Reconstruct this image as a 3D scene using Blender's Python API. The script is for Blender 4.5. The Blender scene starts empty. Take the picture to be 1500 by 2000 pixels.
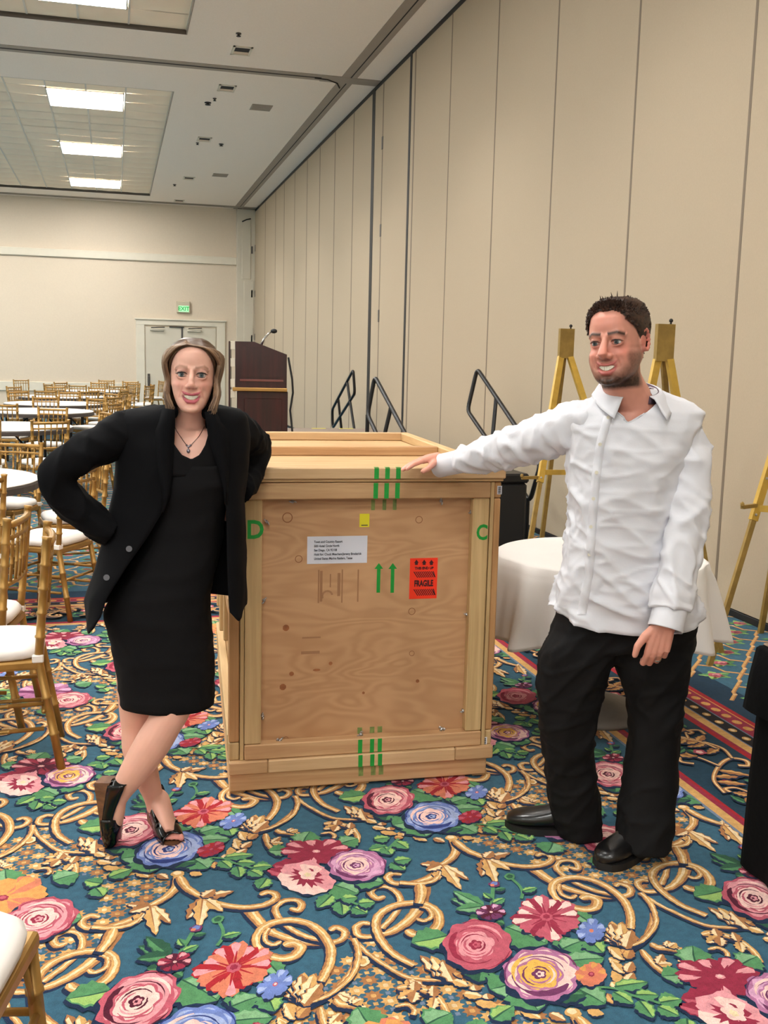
import bpy, bmesh, math, random
import numpy as np
from mathutils import Vector, Matrix, noise

# ---------------------------------------------------------------- camera, world, lights, exposure
scene = bpy.context.scene
COL = scene.collection
PI = math.pi
CAM_H = 1.6
YAW, PITCH, ROLL = math.radians(14.803), math.radians(8.459), math.radians(-1.351)
FPX, CXP, CYP = 2000.0, 750.0, 1000.0

def cam_axes():
    cy, sy, cp, sp = math.cos(YAW), math.sin(YAW), math.cos(PITCH), math.sin(PITCH)
    f = np.array([sy * cp, cy * cp, -sp]); r = np.array([cy, -sy, 0.0]); d = np.cross(f, r)
    cr, sr = math.cos(ROLL), math.sin(ROLL)
    return np.array([cr * r + sr * d, -sr * r + cr * d, f])
CAMR = cam_axes(); CAMC = np.array([0, 0, CAM_H])

def on(px, py, axis, v):
    """the place in the room seen at a picture point, on the plane axis = v"""
    d = np.array([(px - CXP) / FPX, (py - CYP) / FPX, 1.0]) @ CAMR
    return CAMC + (v - CAMC[axis]) / d[axis] * d
def at(px, py, Y): return Vector(on(px, py, 1, Y))

cam_d = bpy.data.cameras.new('camera'); cam = bpy.data.objects.new('camera', cam_d); COL.objects.link(cam)
cam_d.sensor_fit = 'VERTICAL'; cam_d.sensor_height = 36; cam_d.sensor_width = 27; cam_d.lens = 36
cam_d.clip_start = 0.05; cam_d.clip_end = 200
m4 = Matrix.Identity(4)
for i in range(3):
    m4[i][0] = CAMR[0][i]; m4[i][1] = -CAMR[1][i]; m4[i][2] = -CAMR[2][i]; m4[i][3] = CAMC[i]
cam.matrix_world = m4
scene.camera = cam
scene.view_settings.view_transform = 'Standard'; scene.view_settings.look = 'None'
scene.view_settings.gamma = 1.0; scene.view_settings.use_curve_mapping = False
scene.view_settings.exposure = 0.93
w = bpy.data.worlds.new('world'); scene.world = w; w.use_nodes = True
w.node_tree.nodes['Background'].inputs[0].default_value = (1.0, 0.93, 0.84, 1)
w.node_tree.nodes['Background'].inputs[1].default_value = 0.05
PANEL_STRENGTH = 17.0          # the lit ceiling panels
PANEL_COLOR = (1.0, 0.985, 0.95)

# ---------------------------------------------------------------- helpers
def srgb(r, g, b):
    def c(v):
        v /= 255.0
        return v / 12.92 if v <= 0.04045 else ((v + 0.055) / 1.055) ** 2.4
    return (c(r), c(g), c(b))

def new_mat(name):
    m = bpy.data.materials.new(name); m.use_nodes = True
    return m, m.node_tree, m.node_tree.nodes['Principled BSDF']

def mat(name, rgb, rough=0.6, metal=0.0, spec=0.5, var=0.0, vscale=8.0, stretch=(1, 1, 1), bump=0.0, bscale=60.0, bdist=0.01, coat=0.0, sheen=0.0, rgb2=None, detail=4.0):
    """plain surface: base colour broken up by noise (var), optional bump"""
    m, nt, p = new_mat(name)
    p.inputs['Roughness'].default_value = rough; p.inputs['Metallic'].default_value = metal
    p.inputs['Specular IOR Level'].default_value = spec
    p.inputs['Base Color'].default_value = (*rgb, 1)
    if coat: p.inputs['Coat Weight'].default_value = coat; p.inputs['Coat Roughness'].default_value = 0.08
    if sheen: p.inputs['Sheen Weight'].default_value = sheen; p.inputs['Sheen Roughness'].default_value = 0.6
    N = nt.nodes.new; L = nt.links.new
    tc = N('ShaderNodeTexCoord'); mp = N('ShaderNodeMapping'); mp.inputs['Scale'].default_value = stretch
    L(tc.outputs['Object'], mp.inputs['Vector'])
    if var or rgb2:
        nz = N('ShaderNodeTexNoise'); nz.inputs['Scale'].default_value = vscale; nz.inputs['Detail'].default_value = detail
        L(mp.outputs['Vector'], nz.inputs['Vector'])
        mr = N('ShaderNodeMapRange'); mr.inputs['From Min'].default_value = 0.32; mr.inputs['From Max'].default_value = 0.68
        L(nz.outputs['Fac'], mr.inputs['Value'])
        mx = N('ShaderNodeMix'); mx.data_type = 'RGBA'
        c2 = rgb2 or tuple(max(0, c * (1 - var)) for c in rgb)
        c1 = rgb if rgb2 else tuple(min(1, c * (1 + var)) for c in rgb)
        mx.inputs['A'].default_value = (*c1, 1); mx.inputs['B'].default_value = (*c2, 1)
        L(mr.outputs['Result'], mx.inputs['Factor']); L(mx.outputs['Result'], p.inputs['Base Color'])
    if bump:
        nb = N('ShaderNodeTexNoise'); nb.inputs['Scale'].default_value = bscale; nb.inputs['Detail'].default_value = 3
        L(mp.outputs['Vector'], nb.inputs['Vector'])
        bp = N('ShaderNodeBump'); bp.inputs['Strength'].default_value = bump; bp.inputs['Distance'].default_value = bdist
        L(nb.outputs['Fac'], bp.inputs['Height']); L(bp.outputs['Normal'], p.inputs['Normal'])
    return m

def glow(name, rgb, strength):
    m, nt, p = new_mat(name)
    p.inputs['Base Color'].default_value = (*rgb, 1)
    p.inputs['Emission Color'].default_value = (*rgb, 1); p.inputs['Emission Strength'].default_value = strength
    return m

def wood(name, light, dark, axis=0, ring=9.0, along=0.6, rough=0.65, knots=0.0, seed=0.0):
    """sawn softwood: stretched wavy grain along one axis, with optional round knots"""
    m, nt, p = new_mat(name); N = nt.nodes.new; L = nt.links.new
    p.inputs['Roughness'].default_value = rough; p.inputs['Specular IOR Level'].default_value = 0.3
    tc = N('ShaderNodeTexCoord'); mp = N('ShaderNodeMapping')
    sc = [ring, ring, ring]; sc[axis] = along; mp.inputs['Scale'].default_value = sc; mp.inputs['Location'].default_value = (seed, seed * .7, seed * 1.3)
    L(tc.outputs['Object'], mp.inputs['Vector'])
    n1 = N('ShaderNodeTexNoise'); n1.inputs['Scale'].default_value = 1.0; n1.inputs['Detail'].default_value = 3; n1.inputs['Distortion'].default_value = 0.6
    L(mp.outputs['Vector'], n1.inputs['Vector'])
    mul = N('ShaderNodeMath'); mul.operation = 'MULTIPLY'; mul.inputs[1].default_value = 26; L(n1.outputs['Fac'], mul.inputs[0])
    sn = N('ShaderNodeMath'); sn.operation = 'SINE'; L(mul.outputs[0], sn.inputs[0])
    n2 = N('ShaderNodeTexNoise'); n2.inputs['Scale'].default_value = 14; n2.inputs['Detail'].default_value = 5; L(mp.outputs['Vector'], n2.inputs['Vector'])
    n3 = N('ShaderNodeTexNoise'); n3.inputs['Scale'].default_value = 2.2; n3.inputs['Detail'].default_value = 2; L(tc.outputs['Object'], n3.inputs['Vector'])
    a1 = N('ShaderNodeMath'); a1.operation = 'MULTIPLY_ADD'; a1.inputs[1].default_value = 0.16; a1.inputs[2].default_value = 0.1; L(sn.outputs[0], a1.inputs[0])
    a2 = N('ShaderNodeMath'); a2.operation = 'MULTIPLY_ADD'; a2.inputs[1].default_value = 0.55; L(n2.outputs['Fac'], a2.inputs[0]); L(a1.outputs[0], a2.inputs[2])
    a3 = N('ShaderNodeMath'); a3.operation = 'MULTIPLY_ADD'; a3.inputs[1].default_value = 0.5; L(n3.outputs['Fac'], a3.inputs[0]); L(a2.outputs[0], a3.inputs[2])
    sub = N('ShaderNodeMath'); sub.operation = 'SUBTRACT'; sub.inputs[1].default_value = 0.2; sub.use_clamp = True; L(a3.outputs[0], sub.inputs[0])
    mx = N('ShaderNodeMix'); mx.data_type = 'RGBA'; mx.inputs['A'].default_value = (*light, 1); mx.inputs['B'].default_value = (*dark, 1)
    L(sub.outputs[0], mx.inputs['Factor']); L(mx.outputs['Result'], p.inputs['Base Color'])
    bp = N('ShaderNodeBump'); bp.inputs['Strength'].default_value = 0.15; bp.inputs['Distance'].default_value = 0.004
    L(n2.outputs['Fac'], bp.inputs['Height']); L(bp.outputs['Normal'], p.inputs['Normal'])
    return m

class MB:
    """collects shapes into one bmesh; build() links it as one mesh object"""
    def __init__(s): s.b = bmesh.new()
    def box(s, x0, x1, y0, y1, z0, z1, bevel=0.0, rot=None, c=None):
        vs = [s.b.verts.new((x, y, z)) for x in (x0, x1) for y in (y0, y1) for z in (z0, z1)]
        fs = [(0, 1, 3, 2), (4, 6, 7, 5), (0, 4, 5, 1), (2, 3, 7, 6), (0, 2, 6, 4), (1, 5, 7, 3)]
        faces = [s.b.faces.new([vs[i] for i in f]) for f in fs]
        if rot is not None: bmesh.ops.rotate(s.b, verts=vs, cent=Vector(c) if c else Vector(((x0 + x1) / 2, (y0 + y1) / 2, (z0 + z1) / 2)), matrix=rot)
        if bevel:
            es = list({e for f in faces for e in f.edges})
            bmesh.ops.bevel(s.b, geom=es, offset=bevel, segments=1, affect='EDGES', profile=0.5)
        return s
    def tube(s, pts, radii, n=10, caps=True, closed=False):
        """round tube through points; radii a number or one per point (or (a,b) with up vector)"""
        pts = [Vector(p) for p in pts]; k = len(pts)
        if not hasattr(radii, '__len__'): radii = [radii] * k
        rings = []; up = None
        for i, p in enumerate(pts):
            if closed: t = pts[(i + 1) % k] - pts[i - 1]
            else: t = pts[min(i + 1, k - 1)] - pts[max(i - 1, 0)]
            t.normalize()
            if up is None: up = Vector((0, 0, 1)) if abs(t.z) < 0.9 else Vector((0, 1, 0))
            a = t.cross(up)
            if a.length < 1e-6: a = t.orthogonal()
            a.normalize(); b = a.cross(t); b.normalize(); up = b
            r = radii[i]; ra, rb = r if hasattr(r, '__len__') else (r, r)
            rings.append([s.b.verts.new(p + a * (ra * math.cos(2 * PI * j / n)) + b * (rb * math.sin(2 * PI * j / n))) for j in range(n)])
        for i in range(k if closed else k - 1):
            A, B = rings[i], rings[(i + 1) % k]
            for j in range(n): s.b.faces.new((A[j], A[(j + 1) % n], B[(j + 1) % n], B[j]))
        if caps and not closed:
            s.b.faces.new(rings[0][::-1]); s.b.faces.new(rings[-1])
        return s
    def lathe(s, prof, cx=0, cy=0, n=32, squash=1.0):
        """surface of revolution about the vertical through (cx, cy); prof = [(radius, z)]"""
        rings = []
        for r, z in prof:
            if r < 1e-6: rings.append([s.b.verts.new((cx, cy, z))])
            else: rings.append([s.b.verts.new((cx + r * math.cos(2 * PI * j / n), cy + squash * r * math.sin(2 * PI * j / n), z)) for j in range(n)])
        for A, B in zip(rings, rings[1:]):
            for j in range(n):
                a, b = A[j % len(A)], A[(j + 1) % len(A)]; c, d = B[(j + 1) % len(B)], B[j % len(B)]
                q = []
                for v in (a, b, c, d):
                    if v not in q: q.append(v)
                if len(q) > 2: s.b.faces.new(q)
        return s
    def ball(s, c, r, sub=2, scale=(1, 1, 1)):
        mtx = Matrix.Translation(Vector(c)) @ Matrix.Diagonal((*[r * q for q in scale], 1))
        bmesh.ops.create_icosphere(s.b, subdivisions=sub, radius=1, matrix=mtx); return s
    def poly(s, pts): s.b.faces.new([s.b.verts.new(p) for p in pts]); return s
    def prism(s, pts, d):
        """flat outline (list of 3d points) pushed out by vector d"""
        d = Vector(d); A = [s.b.verts.new(p) for p in pts]; B = [s.b.verts.new(Vector(p) + d) for p in pts]; n = len(pts)
        s.b.faces.new(A[::-1]); s.b.faces.new(B)
        for i in range(n): s.b.faces.new((A[i], A[(i + 1) % n], B[(i + 1) % n], B[i]))
        return s
    def mesh(s, name, smooth=False):
        bmesh.ops.recalc_face_normals(s.b, faces=s.b.faces)
        me = bpy.data.meshes.new(name); s.b.to_mesh(me); s.b.free()
        if smooth: me.polygons.foreach_set('use_smooth', [True] * len(me.polygons))
        return me
    def build(s, name, m, parent=None, smooth=False, loc=None):
        return link(name, s.mesh(name, smooth), m, parent, loc)

def link(name, me, m, parent=None, loc=None):
    o = bpy.data.objects.new(name, me); COL.objects.link(o)
    for q in (m if isinstance(m, (list, tuple)) else [m]):
        if q is not None and len(me.materials) < 12 and q.name not in me.materials: me.materials.append(q)
    if parent is not None: o.parent = parent
    if loc is not None: o.location = loc
    return o
def empty(name, loc=(0, 0, 0), rz=0.0):
    o = bpy.data.objects.new(name, None); COL.objects.link(o); o.location = loc; o.rotation_euler = (0, 0, rz); o.empty_display_size = .1
    return o
def tag(o, label, cat, group=None):
    o['label'] = label; o['category'] = cat
    if group: o['group'] = group
    return o
def structure(o): o['kind'] = 'structure'; return o
def copy_tree(o, parent=None):
    c = o.copy(); COL.objects.link(c)
    if parent is not None: c.parent = parent
    for ch in list(o.children): copy_tree(ch, c)
    return c
def text_mesh(name, body, size, m, parent, M4, extrude=0.0004, align='CENTER', sx=1.0, space=1.0, bold=0.0):
    cu = bpy.data.curves.new(name, 'FONT'); cu.body = body; cu.size = size; cu.align_x = align; cu.align_y = 'CENTER'; cu.extrude = extrude; cu.space_character = space; cu.offset = bold; cu.resolution_u = 3
    tmp = bpy.data.objects.new(name + '_t', cu); COL.objects.link(tmp)
    dg = bpy.context.evaluated_depsgraph_get(); me = bpy.data.meshes.new_from_object(tmp.evaluated_get(dg))
    bpy.data.objects.remove(tmp); bpy.data.curves.remove(cu)
    me.name = name; me.transform(Matrix.Diagonal((sx, 1, 1, 1))); me.transform(M4); me.materials.clear()
    return link(name, me, m, parent)
# ---------------------------------------------------------------- the room
XW, ZC, YB = 3.865, 5.665, 29.61        # right wall plane, ceiling height, far wall plane
XL, YF = -12.0, -11.6
M_wallcloth = mat('wall_cloth', srgb(182, 167, 145), 0.9, var=0.03, vscale=300, stretch=(1, 1, .3), bump=0.12, bscale=420, bdist=0.002, spec=0.15)
M_wallback = mat('wall_plaster', srgb(224, 209, 188), 0.9, var=0.02, vscale=40, spec=0.15)
M_gap = mat('panel_gap', srgb(92, 84, 76), 0.8)
M_black = mat('black_plain', srgb(16, 15, 16), 0.6)
M_white = mat('white_paint', srgb(226, 218, 200), 0.5, var=0.02, vscale=5)
M_offwhite = mat('off_white_door', srgb(214, 206, 188), 0.5, var=0.02, vscale=3)
M_ceil = mat('ceiling_paint', srgb(247, 236, 223), 0.95, var=0.02, vscale=50, bump=.1, bscale=200, bdist=.002, spec=.1)
M_tile = mat('ceiling_tile', srgb(255, 236, 212), 0.9, var=0.05, vscale=1.3, spec=.1)
M_track = mat('track_metal', srgb(160, 148, 134), 0.6, var=.03, vscale=3)
M_dark = mat('dark_recess', srgb(38, 34, 32), 0.8)
M_hinge = mat('hinge_metal', srgb(96, 92, 90), 0.4, metal=0.6)

# floor slab, with the carpet drawn on it further down
fl = MB().box(XL, 4.1, YF, YB + .3, -0.2, 0.0)
M_carpet, nt, p = new_mat('carpet_wool')
p.inputs['Roughness'].default_value = 0.95; p.inputs['Specular IOR Level'].default_value = 0.08; p.inputs['Sheen Weight'].default_value = 0.08
at_n = nt.nodes.new('ShaderNodeAttribute'); at_n.attribute_name = 'pile'
tc = nt.nodes.new('ShaderNodeTexCoord')
nz = nt.nodes.new('ShaderNodeTexNoise'); nz.inputs['Scale'].default_value = 330; nz.inputs['Detail'].default_value = 2
nt.links.new(tc.outputs['Object'], nz.inputs['Vector'])
nl = nt.nodes.new('ShaderNodeTexNoise'); nl.inputs['Scale'].default_value = 45; nl.inputs['Detail'].default_value = 3
nt.links.new(tc.outputs['Object'], nl.inputs['Vector'])
ad = nt.nodes.new('ShaderNodeMath'); ad.operation = 'ADD'; nt.links.new(nz.outputs['Fac'], ad.inputs[0]); nt.links.new(nl.outputs['Fac'], ad.inputs[1])
mr = nt.nodes.new('ShaderNodeMapRange'); mr.inputs['From Min'].default_value = .6; mr.inputs['From Max'].default_value = 1.4; mr.inputs['To Min'].default_value = .72; mr.inputs['To Max'].default_value = 1.28
nt.links.new(ad.outputs[0], mr.inputs['Value'])
vm = nt.nodes.new('ShaderNodeVectorMath'); vm.operation = 'SCALE'
nt.links.new(at_n.outputs['Color'], vm.inputs[0]); nt.links.new(mr.outputs['Result'], vm.inputs['Scale']); nt.links.new(vm.outputs['Vector'], p.inputs['Base Color'])
bp = nt.nodes.new('ShaderNodeBump'); bp.inputs['Strength'].default_value = .5; bp.inputs['Distance'].default_value = .004
nt.links.new(nz.outputs['Fac'], bp.inputs['Height']); nt.links.new(bp.outputs['Normal'], p.inputs['Normal'])
M_slab = mat('floor_slab', srgb(44, 74, 88), .95)
floor = structure(fl.build('floor', M_slab))

# movable partition wall on the right: backing plus one panel per leaf
wr = structure(MB().box(XW + .04, XW + .2, YF, YB + .3, 0, ZC).build('wall_right', M_gap))
seams = [YF] + [round(5.912 - 1.52 * k, 3) for k in range(11, 0, -1)] + [5.912, 7.429, 8.951, 10.473, 12.023, 13.54, 13.732, 15.201, 15.769, 17.132, 18.62, 20.025, 21.374, 22.874, 24.318, 25.648, 27.413, 29.482]
for y0, y1 in zip(seams, seams[1:]):
    g0 = .03 if abs(y0 - 15.769) < .01 else .006
    g1 = .04 if abs(y1 - 15.769) < .01 else (.018 if abs(y1 - 13.732) < .01 else .006)
    MB().box(XW, XW + .045, y0 + g0, y1 - g1, .05, ZC - .07, bevel=.003).build('panel', M_wallcloth, wr)
for y, zs in ((15.201, (2.25, 3.5, 4.75)), (29.40, (.9, 2.15, 3.35, 4.6))):
    for z in zs: MB().box(XW - .012, XW + .01, y - .03, y + .03, z - .09, z + .09, bevel=.004).build('hinge', M_hinge, wr)
for y, hw in ((15.78, .085), (13.745, .045)): MB().box(XW - .005, XW + .039, y - hw, y + hw, .05, ZC - .05).build('dark_gap', M_black, wr)
M_seam = mat('seam_trim', srgb(122, 108, 92), .7)
for y in seams[1:]:
    if abs(y - 15.769) > .05 and abs(y - 13.732) > .05: MB().box(XW - .002, XW + .02, y - (.013 if y < 12.5 else .022), y + (.013 if y < 12.5 else .022), .05, ZC - .07).build('seam_trim', M_seam, wr)
structure(MB().box(XW - .004, XW + .04, YF, YB, 0.0, .046, bevel=.003).build('baseboard_right', M_black))
structure(MB().box(XW + .005, XW + .06, YF, YB, ZC - .068, ZC - .001).build('trim_1', M_black))

# the other walls
wb = structure(MB().box(XL - .2, XW + .2, YB, YB + .2, 0, ZC).build('wall_back', M_wallback))
structure(MB().box(XL - .2, XL, YF, YB, 0, ZC).build('wall_left', M_white))
structure(MB().box(XL - .2, XW + .2, YF - .2, YF, 0, ZC).build('wall_front', M_white))
structure(MB().box(XL, 3.365, YB - .07, YB, 4.13, 4.335, bevel=.012).build('trim_2', M_white))
structure(MB().box(XL, .545, YB - .05, YB, .54, .785, bevel=.01).build('trim_3', M_white))
structure(MB().box(XL, .545, YB - .03, YB, 0, .12, bevel=.005).build('baseboard_back', M_white))
# corner pocket leaves beside the far wall
cp = structure(MB().box(3.365, XW, YB - .16, YB, 0, ZC - .02, bevel=.004).build('trim_4', M_offwhite))
for z in (.9, 2.1, 3.35, 4.55): MB().box(3.76, 3.80, YB - .175, YB - .15, z - .1, z + .1).build('hinge', M_hinge, cp)
MB().box(3.50, 3.74, YB - .18, YB - .155, 3.75, ZC - .3, bevel=.004).build('door_leaf', M_offwhite, cp)
MB().box(3.56, 3.83, YB - .175, YB - .155, .1, 3.7, bevel=.004).build('door_leaf', M_offwhite, cp)
MB().tube([(3.5, YB - .185, ZC - .36), (3.62, YB - .185, ZC - .3), (3.74, YB - .185, ZC - .27)], .018, 6).build('latch_arm', M_dark, cp)

# double door with its casing
dc = MB()
dc.box(.592, .83, YB - .05, YB, 0, 2.44, bevel=.01).box(2.81, 3.05, YB - .05, YB, 0, 2.44, bevel=.01).box(.592, 3.05, YB - .055, YB, 2.40, 2.54, bevel=.01)
dcas = structure(dc.build('trim_5', M_white))
MB().box(.56, 3.085, YB - .09, YB, 2.54, 2.585, bevel=.01).build('cap_moulding', M_white, dcas)
for nm, x0, x1, hx in (('door_1', .85, 1.83, .93), ('door_2', 1.87, 2.79, 2.70)):
    d = structure(MB().box(x0, x1, YB - .03, YB + .0, .02, 2.36, bevel=.006).build(nm, M_offwhite))
    MB().box(x0 + .12, x0 + .5, YB - .1, YB - .03, 2.25, 2.31, bevel=.008).build('door_closer', M_white, d)
    MB().tube([(x0 + .15, YB - .12, 2.33), (x0 + .52, YB - .16, 2.35)], .014, 6).build('closer_arm', M_dark, d)
    MB().tube([(hx, YB - .04, .98), (hx, YB - .1, .98), (hx, YB - .1, .8), (hx, YB - .04, .8)], .016, 6).box(hx - .035, hx + .035, YB - .045, YB - .028, .72, 1.06, bevel=.004).build('door_handle', M_hinge, d)
MB().box(1.83, 1.87, YB - .045, YB, .02, 2.36).build('door_edge', M_hinge, dcas)
MB().box(1.5, 1.9, YB - .07, YB - .03, 2.352, 2.375).build('door_stop', M_dark, dcas)
# exit sign
es = tag(MB().box(1.70, 2.07, YB - .09, YB, 2.76, 3.08, bevel=.012).build('exit_sign', mat('sign_case', srgb(204, 192, 168), .5)), 'lit green EXIT sign in a beige case above the double doors', 'sign')
MB().box(1.755, 2.035, YB - .098, YB - .088, 2.785, 2.955, bevel=.003).build('sign_face', glow('sign_green', srgb(150, 215, 160), .55), es)
text_mesh('lettering', 'EXIT', .15, glow('sign_letter', srgb(20, 140, 60), .5), es, Matrix.Translation((1.895, YB - .1, 2.868)) @ Matrix.Rotation(PI / 2, 4, 'X'), bold=.004)

# ceiling with sunk light coffers
COFX0, COFX1 = -11.0, .97
COF = [(-11.1, 0.0), (3.02, 14.12), (17.1, 28.2)]
cb = MB()
xs = [XL - .2, COFX0, COFX1, XW + .2]; ys = [YF - .2] + [v for c in COF for v in c] + [YB + .2]
for i in range(3):
    for j in range(len(ys) - 1):
        if i == 1 and any(abs(ys[j] - c[0]) < 1e-6 for c in COF): continue
        cb.box(xs[i], xs[i + 1], ys[j], ys[j + 1], ZC, ZC + .12)
cb.box(XL - .2, XW + .2, YF - .2, YB + .2, ZC + .121, ZC + .2)
ceiling = structure(cb.build('ceiling', M_ceil))
# lid tracks: along the right wall and across the room
def track(name, x0, x1, y0, y1, m, z=.006): return MB().box(x0, x1, y0, y1, ZC - z, ZC + .002).build(name, m, ceiling)
track('track_plate', 3.27, 3.40, YF, YB, M_track); track('track_plate', 3.42, 3.50, YF, YB, M_track); track('track_slot', 3.40, 3.42, YF, YB, M_dark, .004)
for yc in (15.52, 1.5, 29.25):
    track('track_plate', XL, 3.27, yc - .16, yc - .03, M_track, .007); track('track_plate', XL, 3.27, yc + .03, yc + .14, M_track, .007); track('track_slot', XL, 3.27, yc - .03, yc + .03, M_dark, .004)
    track('track_plate', 3.0, 3.86, yc - .14, yc + .17, M_track, .009)
MB().tube([(2.9, 15.52, ZC - .011), (3.1, 15.55, ZC - .011), (3.27, 15.7, ZC - .011), (3.36, 15.95, ZC - .011)], .012, 6).build('track_slot', M_dark, ceiling)
# coffer tiles and light panels
T = .61
tile_me = {}
def tile_mesh(wx, wy):
    k = (round(wx, 2), round(wy, 2))
    if k not in tile_me:
        b = MB(); n = 4; g = {}
        for i in range(n + 1):
            for j in range(n + 1):
                u, v = i / n, j / n
                s = math.sin(PI * u) * math.sin(PI * v)
                g[i, j] = b.b.verts.new(((u - .5) * (wx - .02), (v - .5) * (wy - .02), -.035 * s ** .6))
        for i in range(n):
            for j in range(n): b.b.faces.new((g[i, j], g[i + 1, j], g[i + 1, j + 1], g[i, j + 1]))
        me = b.mesh('ceiling_tile', True); me.materials.append(M_tile); tile_me[k] = me
    return tile_me[k]
M_lamp = glow('panel_glow', PANEL_COLOR, PANEL_STRENGTH)
M_lampframe = mat('panel_frame', srgb(214, 208, 196), .5)
lamp_n = 0
for ci, (y0, y1) in enumerate(COF):
    gridm = MB()
    ly = [y0 + .7 + k * 4.15 + (.0 if k else .0) for k in range(3)] if ci == 2 else [y0 + .65 + 4.15 * k for k in range(3)]
    lxs = [-1.0 - 4.27 * k for k in range(3)]
    xe = [COFX1 - .01, .24, -.37, -.98]
    while xe[-1] > COFX0 + .7: xe.append(xe[-1] - T)
    n = round((y1 - y0) / T); ye = [y0 + (y1 - y0) * k / n for k in range(n + 1)]
    # snap lights to the grid
    lrows = [min(range(n), key=lambda q: abs(ye[q] - v)) for v in ly]
    for a in range(len(xe) - 1):
        for b in range(n):
            litcol = any(abs(xe[a + 1] - (lx + .02)) < T * .6 or abs(xe[a] - (lx + 1.22)) < T * .6 for lx in lxs) and (xe[a] - xe[a + 1]) < .7
            lit = litcol and any(b in (r, r + 1) for r in lrows)
            if lit: continue
            if ci == 2 and xe[a + 1] > -3.3 or ci == 1 and ye[b] > 11.5 and xe[a + 1] > -2:
                link('ceiling_tile', tile_mesh(xe[a] - xe[a + 1], ye[b + 1] - ye[b]), None, ceiling, ((xe[a] + xe[a + 1]) / 2, (ye[b] + ye[b + 1]) / 2, ZC + .06))
            else: gridm.box(xe[a + 1] + .01, xe[a] - .01, ye[b] + .01, ye[b + 1] - .01, ZC + .06, ZC + .075)
    o = gridm.build('tile_field', M_tile, ceiling); o['kind'] = 'stuff'
    rods = MB()
    for x in xe: rods.box(x - .012, x + .012, y0 + .02, y1 - .02, ZC + .05, ZC + .085)
    rods.box(xe[-1], xe[0], y0 + .01, y0 + .03, ZC + .05, ZC + .085)
    rods.build('tile_grid', M_lampframe, ceiling)
    MB().box(COFX1 - .012, COFX1 - .002, y0, y1, ZC + .0, ZC + .09).build('coffer_edge', M_track, ceiling)
    MB().box(COFX0, COFX1, y0 + .002, y0 + .01, ZC, ZC + .09).box(COFX0, COFX1, y1 - .01, y1 - .002, ZC, ZC + .09).build('coffer_edge', M_gap, ceiling)
    for lx in lxs:
        for r in lrows:
            lamp_n += 1
            ya, yb_ = ye[r] + .01, ye[r + 2] - .01
            e = empty('ceiling_light', (lx + .615, (ya + yb_) / 2, ZC + .04))
            hx, hy = .605, (yb_ - ya) / 2
            MB().box(-hx + .02, hx - .02, -hy + .02, hy - .02, 0, .012).build('diffuser', M_lamp, e)
            fr = MB()
            fr.box(-hx, hx, -hy, -hy + .02, -.004, .03).box(-hx, hx, hy - .02, hy, -.004, .03).box(-hx, -hx + .02, -hy, hy, -.004, .03).box(hx - .02, hx, -hy, hy, -.004, .03)
            fr.build('light_frame', M_lampframe, e)
            seen = {(2, 0): 'nearest', (2, 1): 'middle', (2, 2): 'farthest'}
            if ci == 2 and lx == lxs[0]: tag(e, '%s of the three lit square panels in the coffer near the end wall' % ['front', 'middle', 'last'][lrows.index(r)], 'ceiling light', 'lit ceiling panels')
            elif ci == 1 and lx == lxs[0] and r == lrows[2]: tag(e, 'lit square ceiling panel cut by the top edge of the photo', 'ceiling light', 'lit ceiling panels')
            else: tag(e, 'lit square ceiling panel outside the photo', 'ceiling light', 'lit ceiling panels out of view')
# small fittings in the ceiling
DOWN_W = 130.0
def downlight(x, y, label):
    e = tag(empty('downlight', (x, y, ZC)), label, 'downlight', 'square downlights in the ceiling')
    f = MB(); f.box(-.13, .13, -.2, -.16, -.012, .0).box(-.13, .13, .16, .2, -.012, 0).box(-.13, -.1, -.2, .2, -.012, 0).box(.1, .13, -.2, .2, -.012, 0)
    f.build('trim_ring', M_white, e); MB().box(-.1, .1, -.16, .16, -.003, -.001).build('recess', M_dark, e)
    if y < 26:
     ld = bpy.data.lights.new('downlight_lamp', 'SPOT'); ld.energy = DOWN_W; ld.spot_size = math.radians(118); ld.spot_blend = .7; ld.shadow_soft_size = .12; ld.color = (1, .96, .9)
     lo = bpy.data.objects.new('lamp', ld); COL.objects.link(lo); lo.parent = e; lo.location = (0, 0, -.03)
    MB().box(-.1, .1, .05, .16, -.006, -.003).build('reflector', mat('downlight_reflector', srgb(206, 184, 160), .3), e)
for x, y, lb in ((1.72, 14.57, 'square downlight nearest the camera, before the cross track'), (1.734, 16.6, 'square downlight just past the ceiling cross track'), (1.72, 20.53, 'square downlight third along the ceiling from the camera'), (1.743, 25.05, 'square downlight fourth along the ceiling from the camera'), (1.738, 28.75, 'last square downlight, near the end wall'), (1.73, 10.5, 'square downlight over the stage, above the photo'), (1.73, 6.4, 'square downlight over the crate, above the photo'), (1.73, 2.3, 'square downlight over the camera, above the photo')):
    downlight(x, y, lb)
def ceiling_dot(x, y, r, label, cat='sprinkler'):
    e = tag(empty('sprinkler', (x, y, ZC)), label, cat, 'dark sprinkler heads in the ceiling')
    MB().lathe([(0, 0), (r, 0), (r, -.012), (r * .5, -.02), (0, -.02)], n=12).build('rosette', M_hinge, e)
    MB().lathe([(0, -.018), (r * .4, -.018), (r * .4, -.03), (r * .85, -.034), (r * .85, -.04), (0, -.04)], n=10).build('deflector', M_dark, e)
for x, y, r, lb in ((1.593, 13.83, .035, 'sprinkler beside the downlight nearest the camera'), (1.534, 17.61, .055, 'bigger dark sprinkler past the cross track'), (1.615, 17.3, .03, 'smaller dark sprinkler past the cross track'), (1.62, 20.9, .03, 'sprinkler beside the third downlight'), (2.07, 20.85, .045, 'sprinkler between third downlight and partition track'), (1.472, 26.07, .04, 'sprinkler near the fourth downlight')):
    ceiling_dot(x, y, r, lb)
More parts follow.
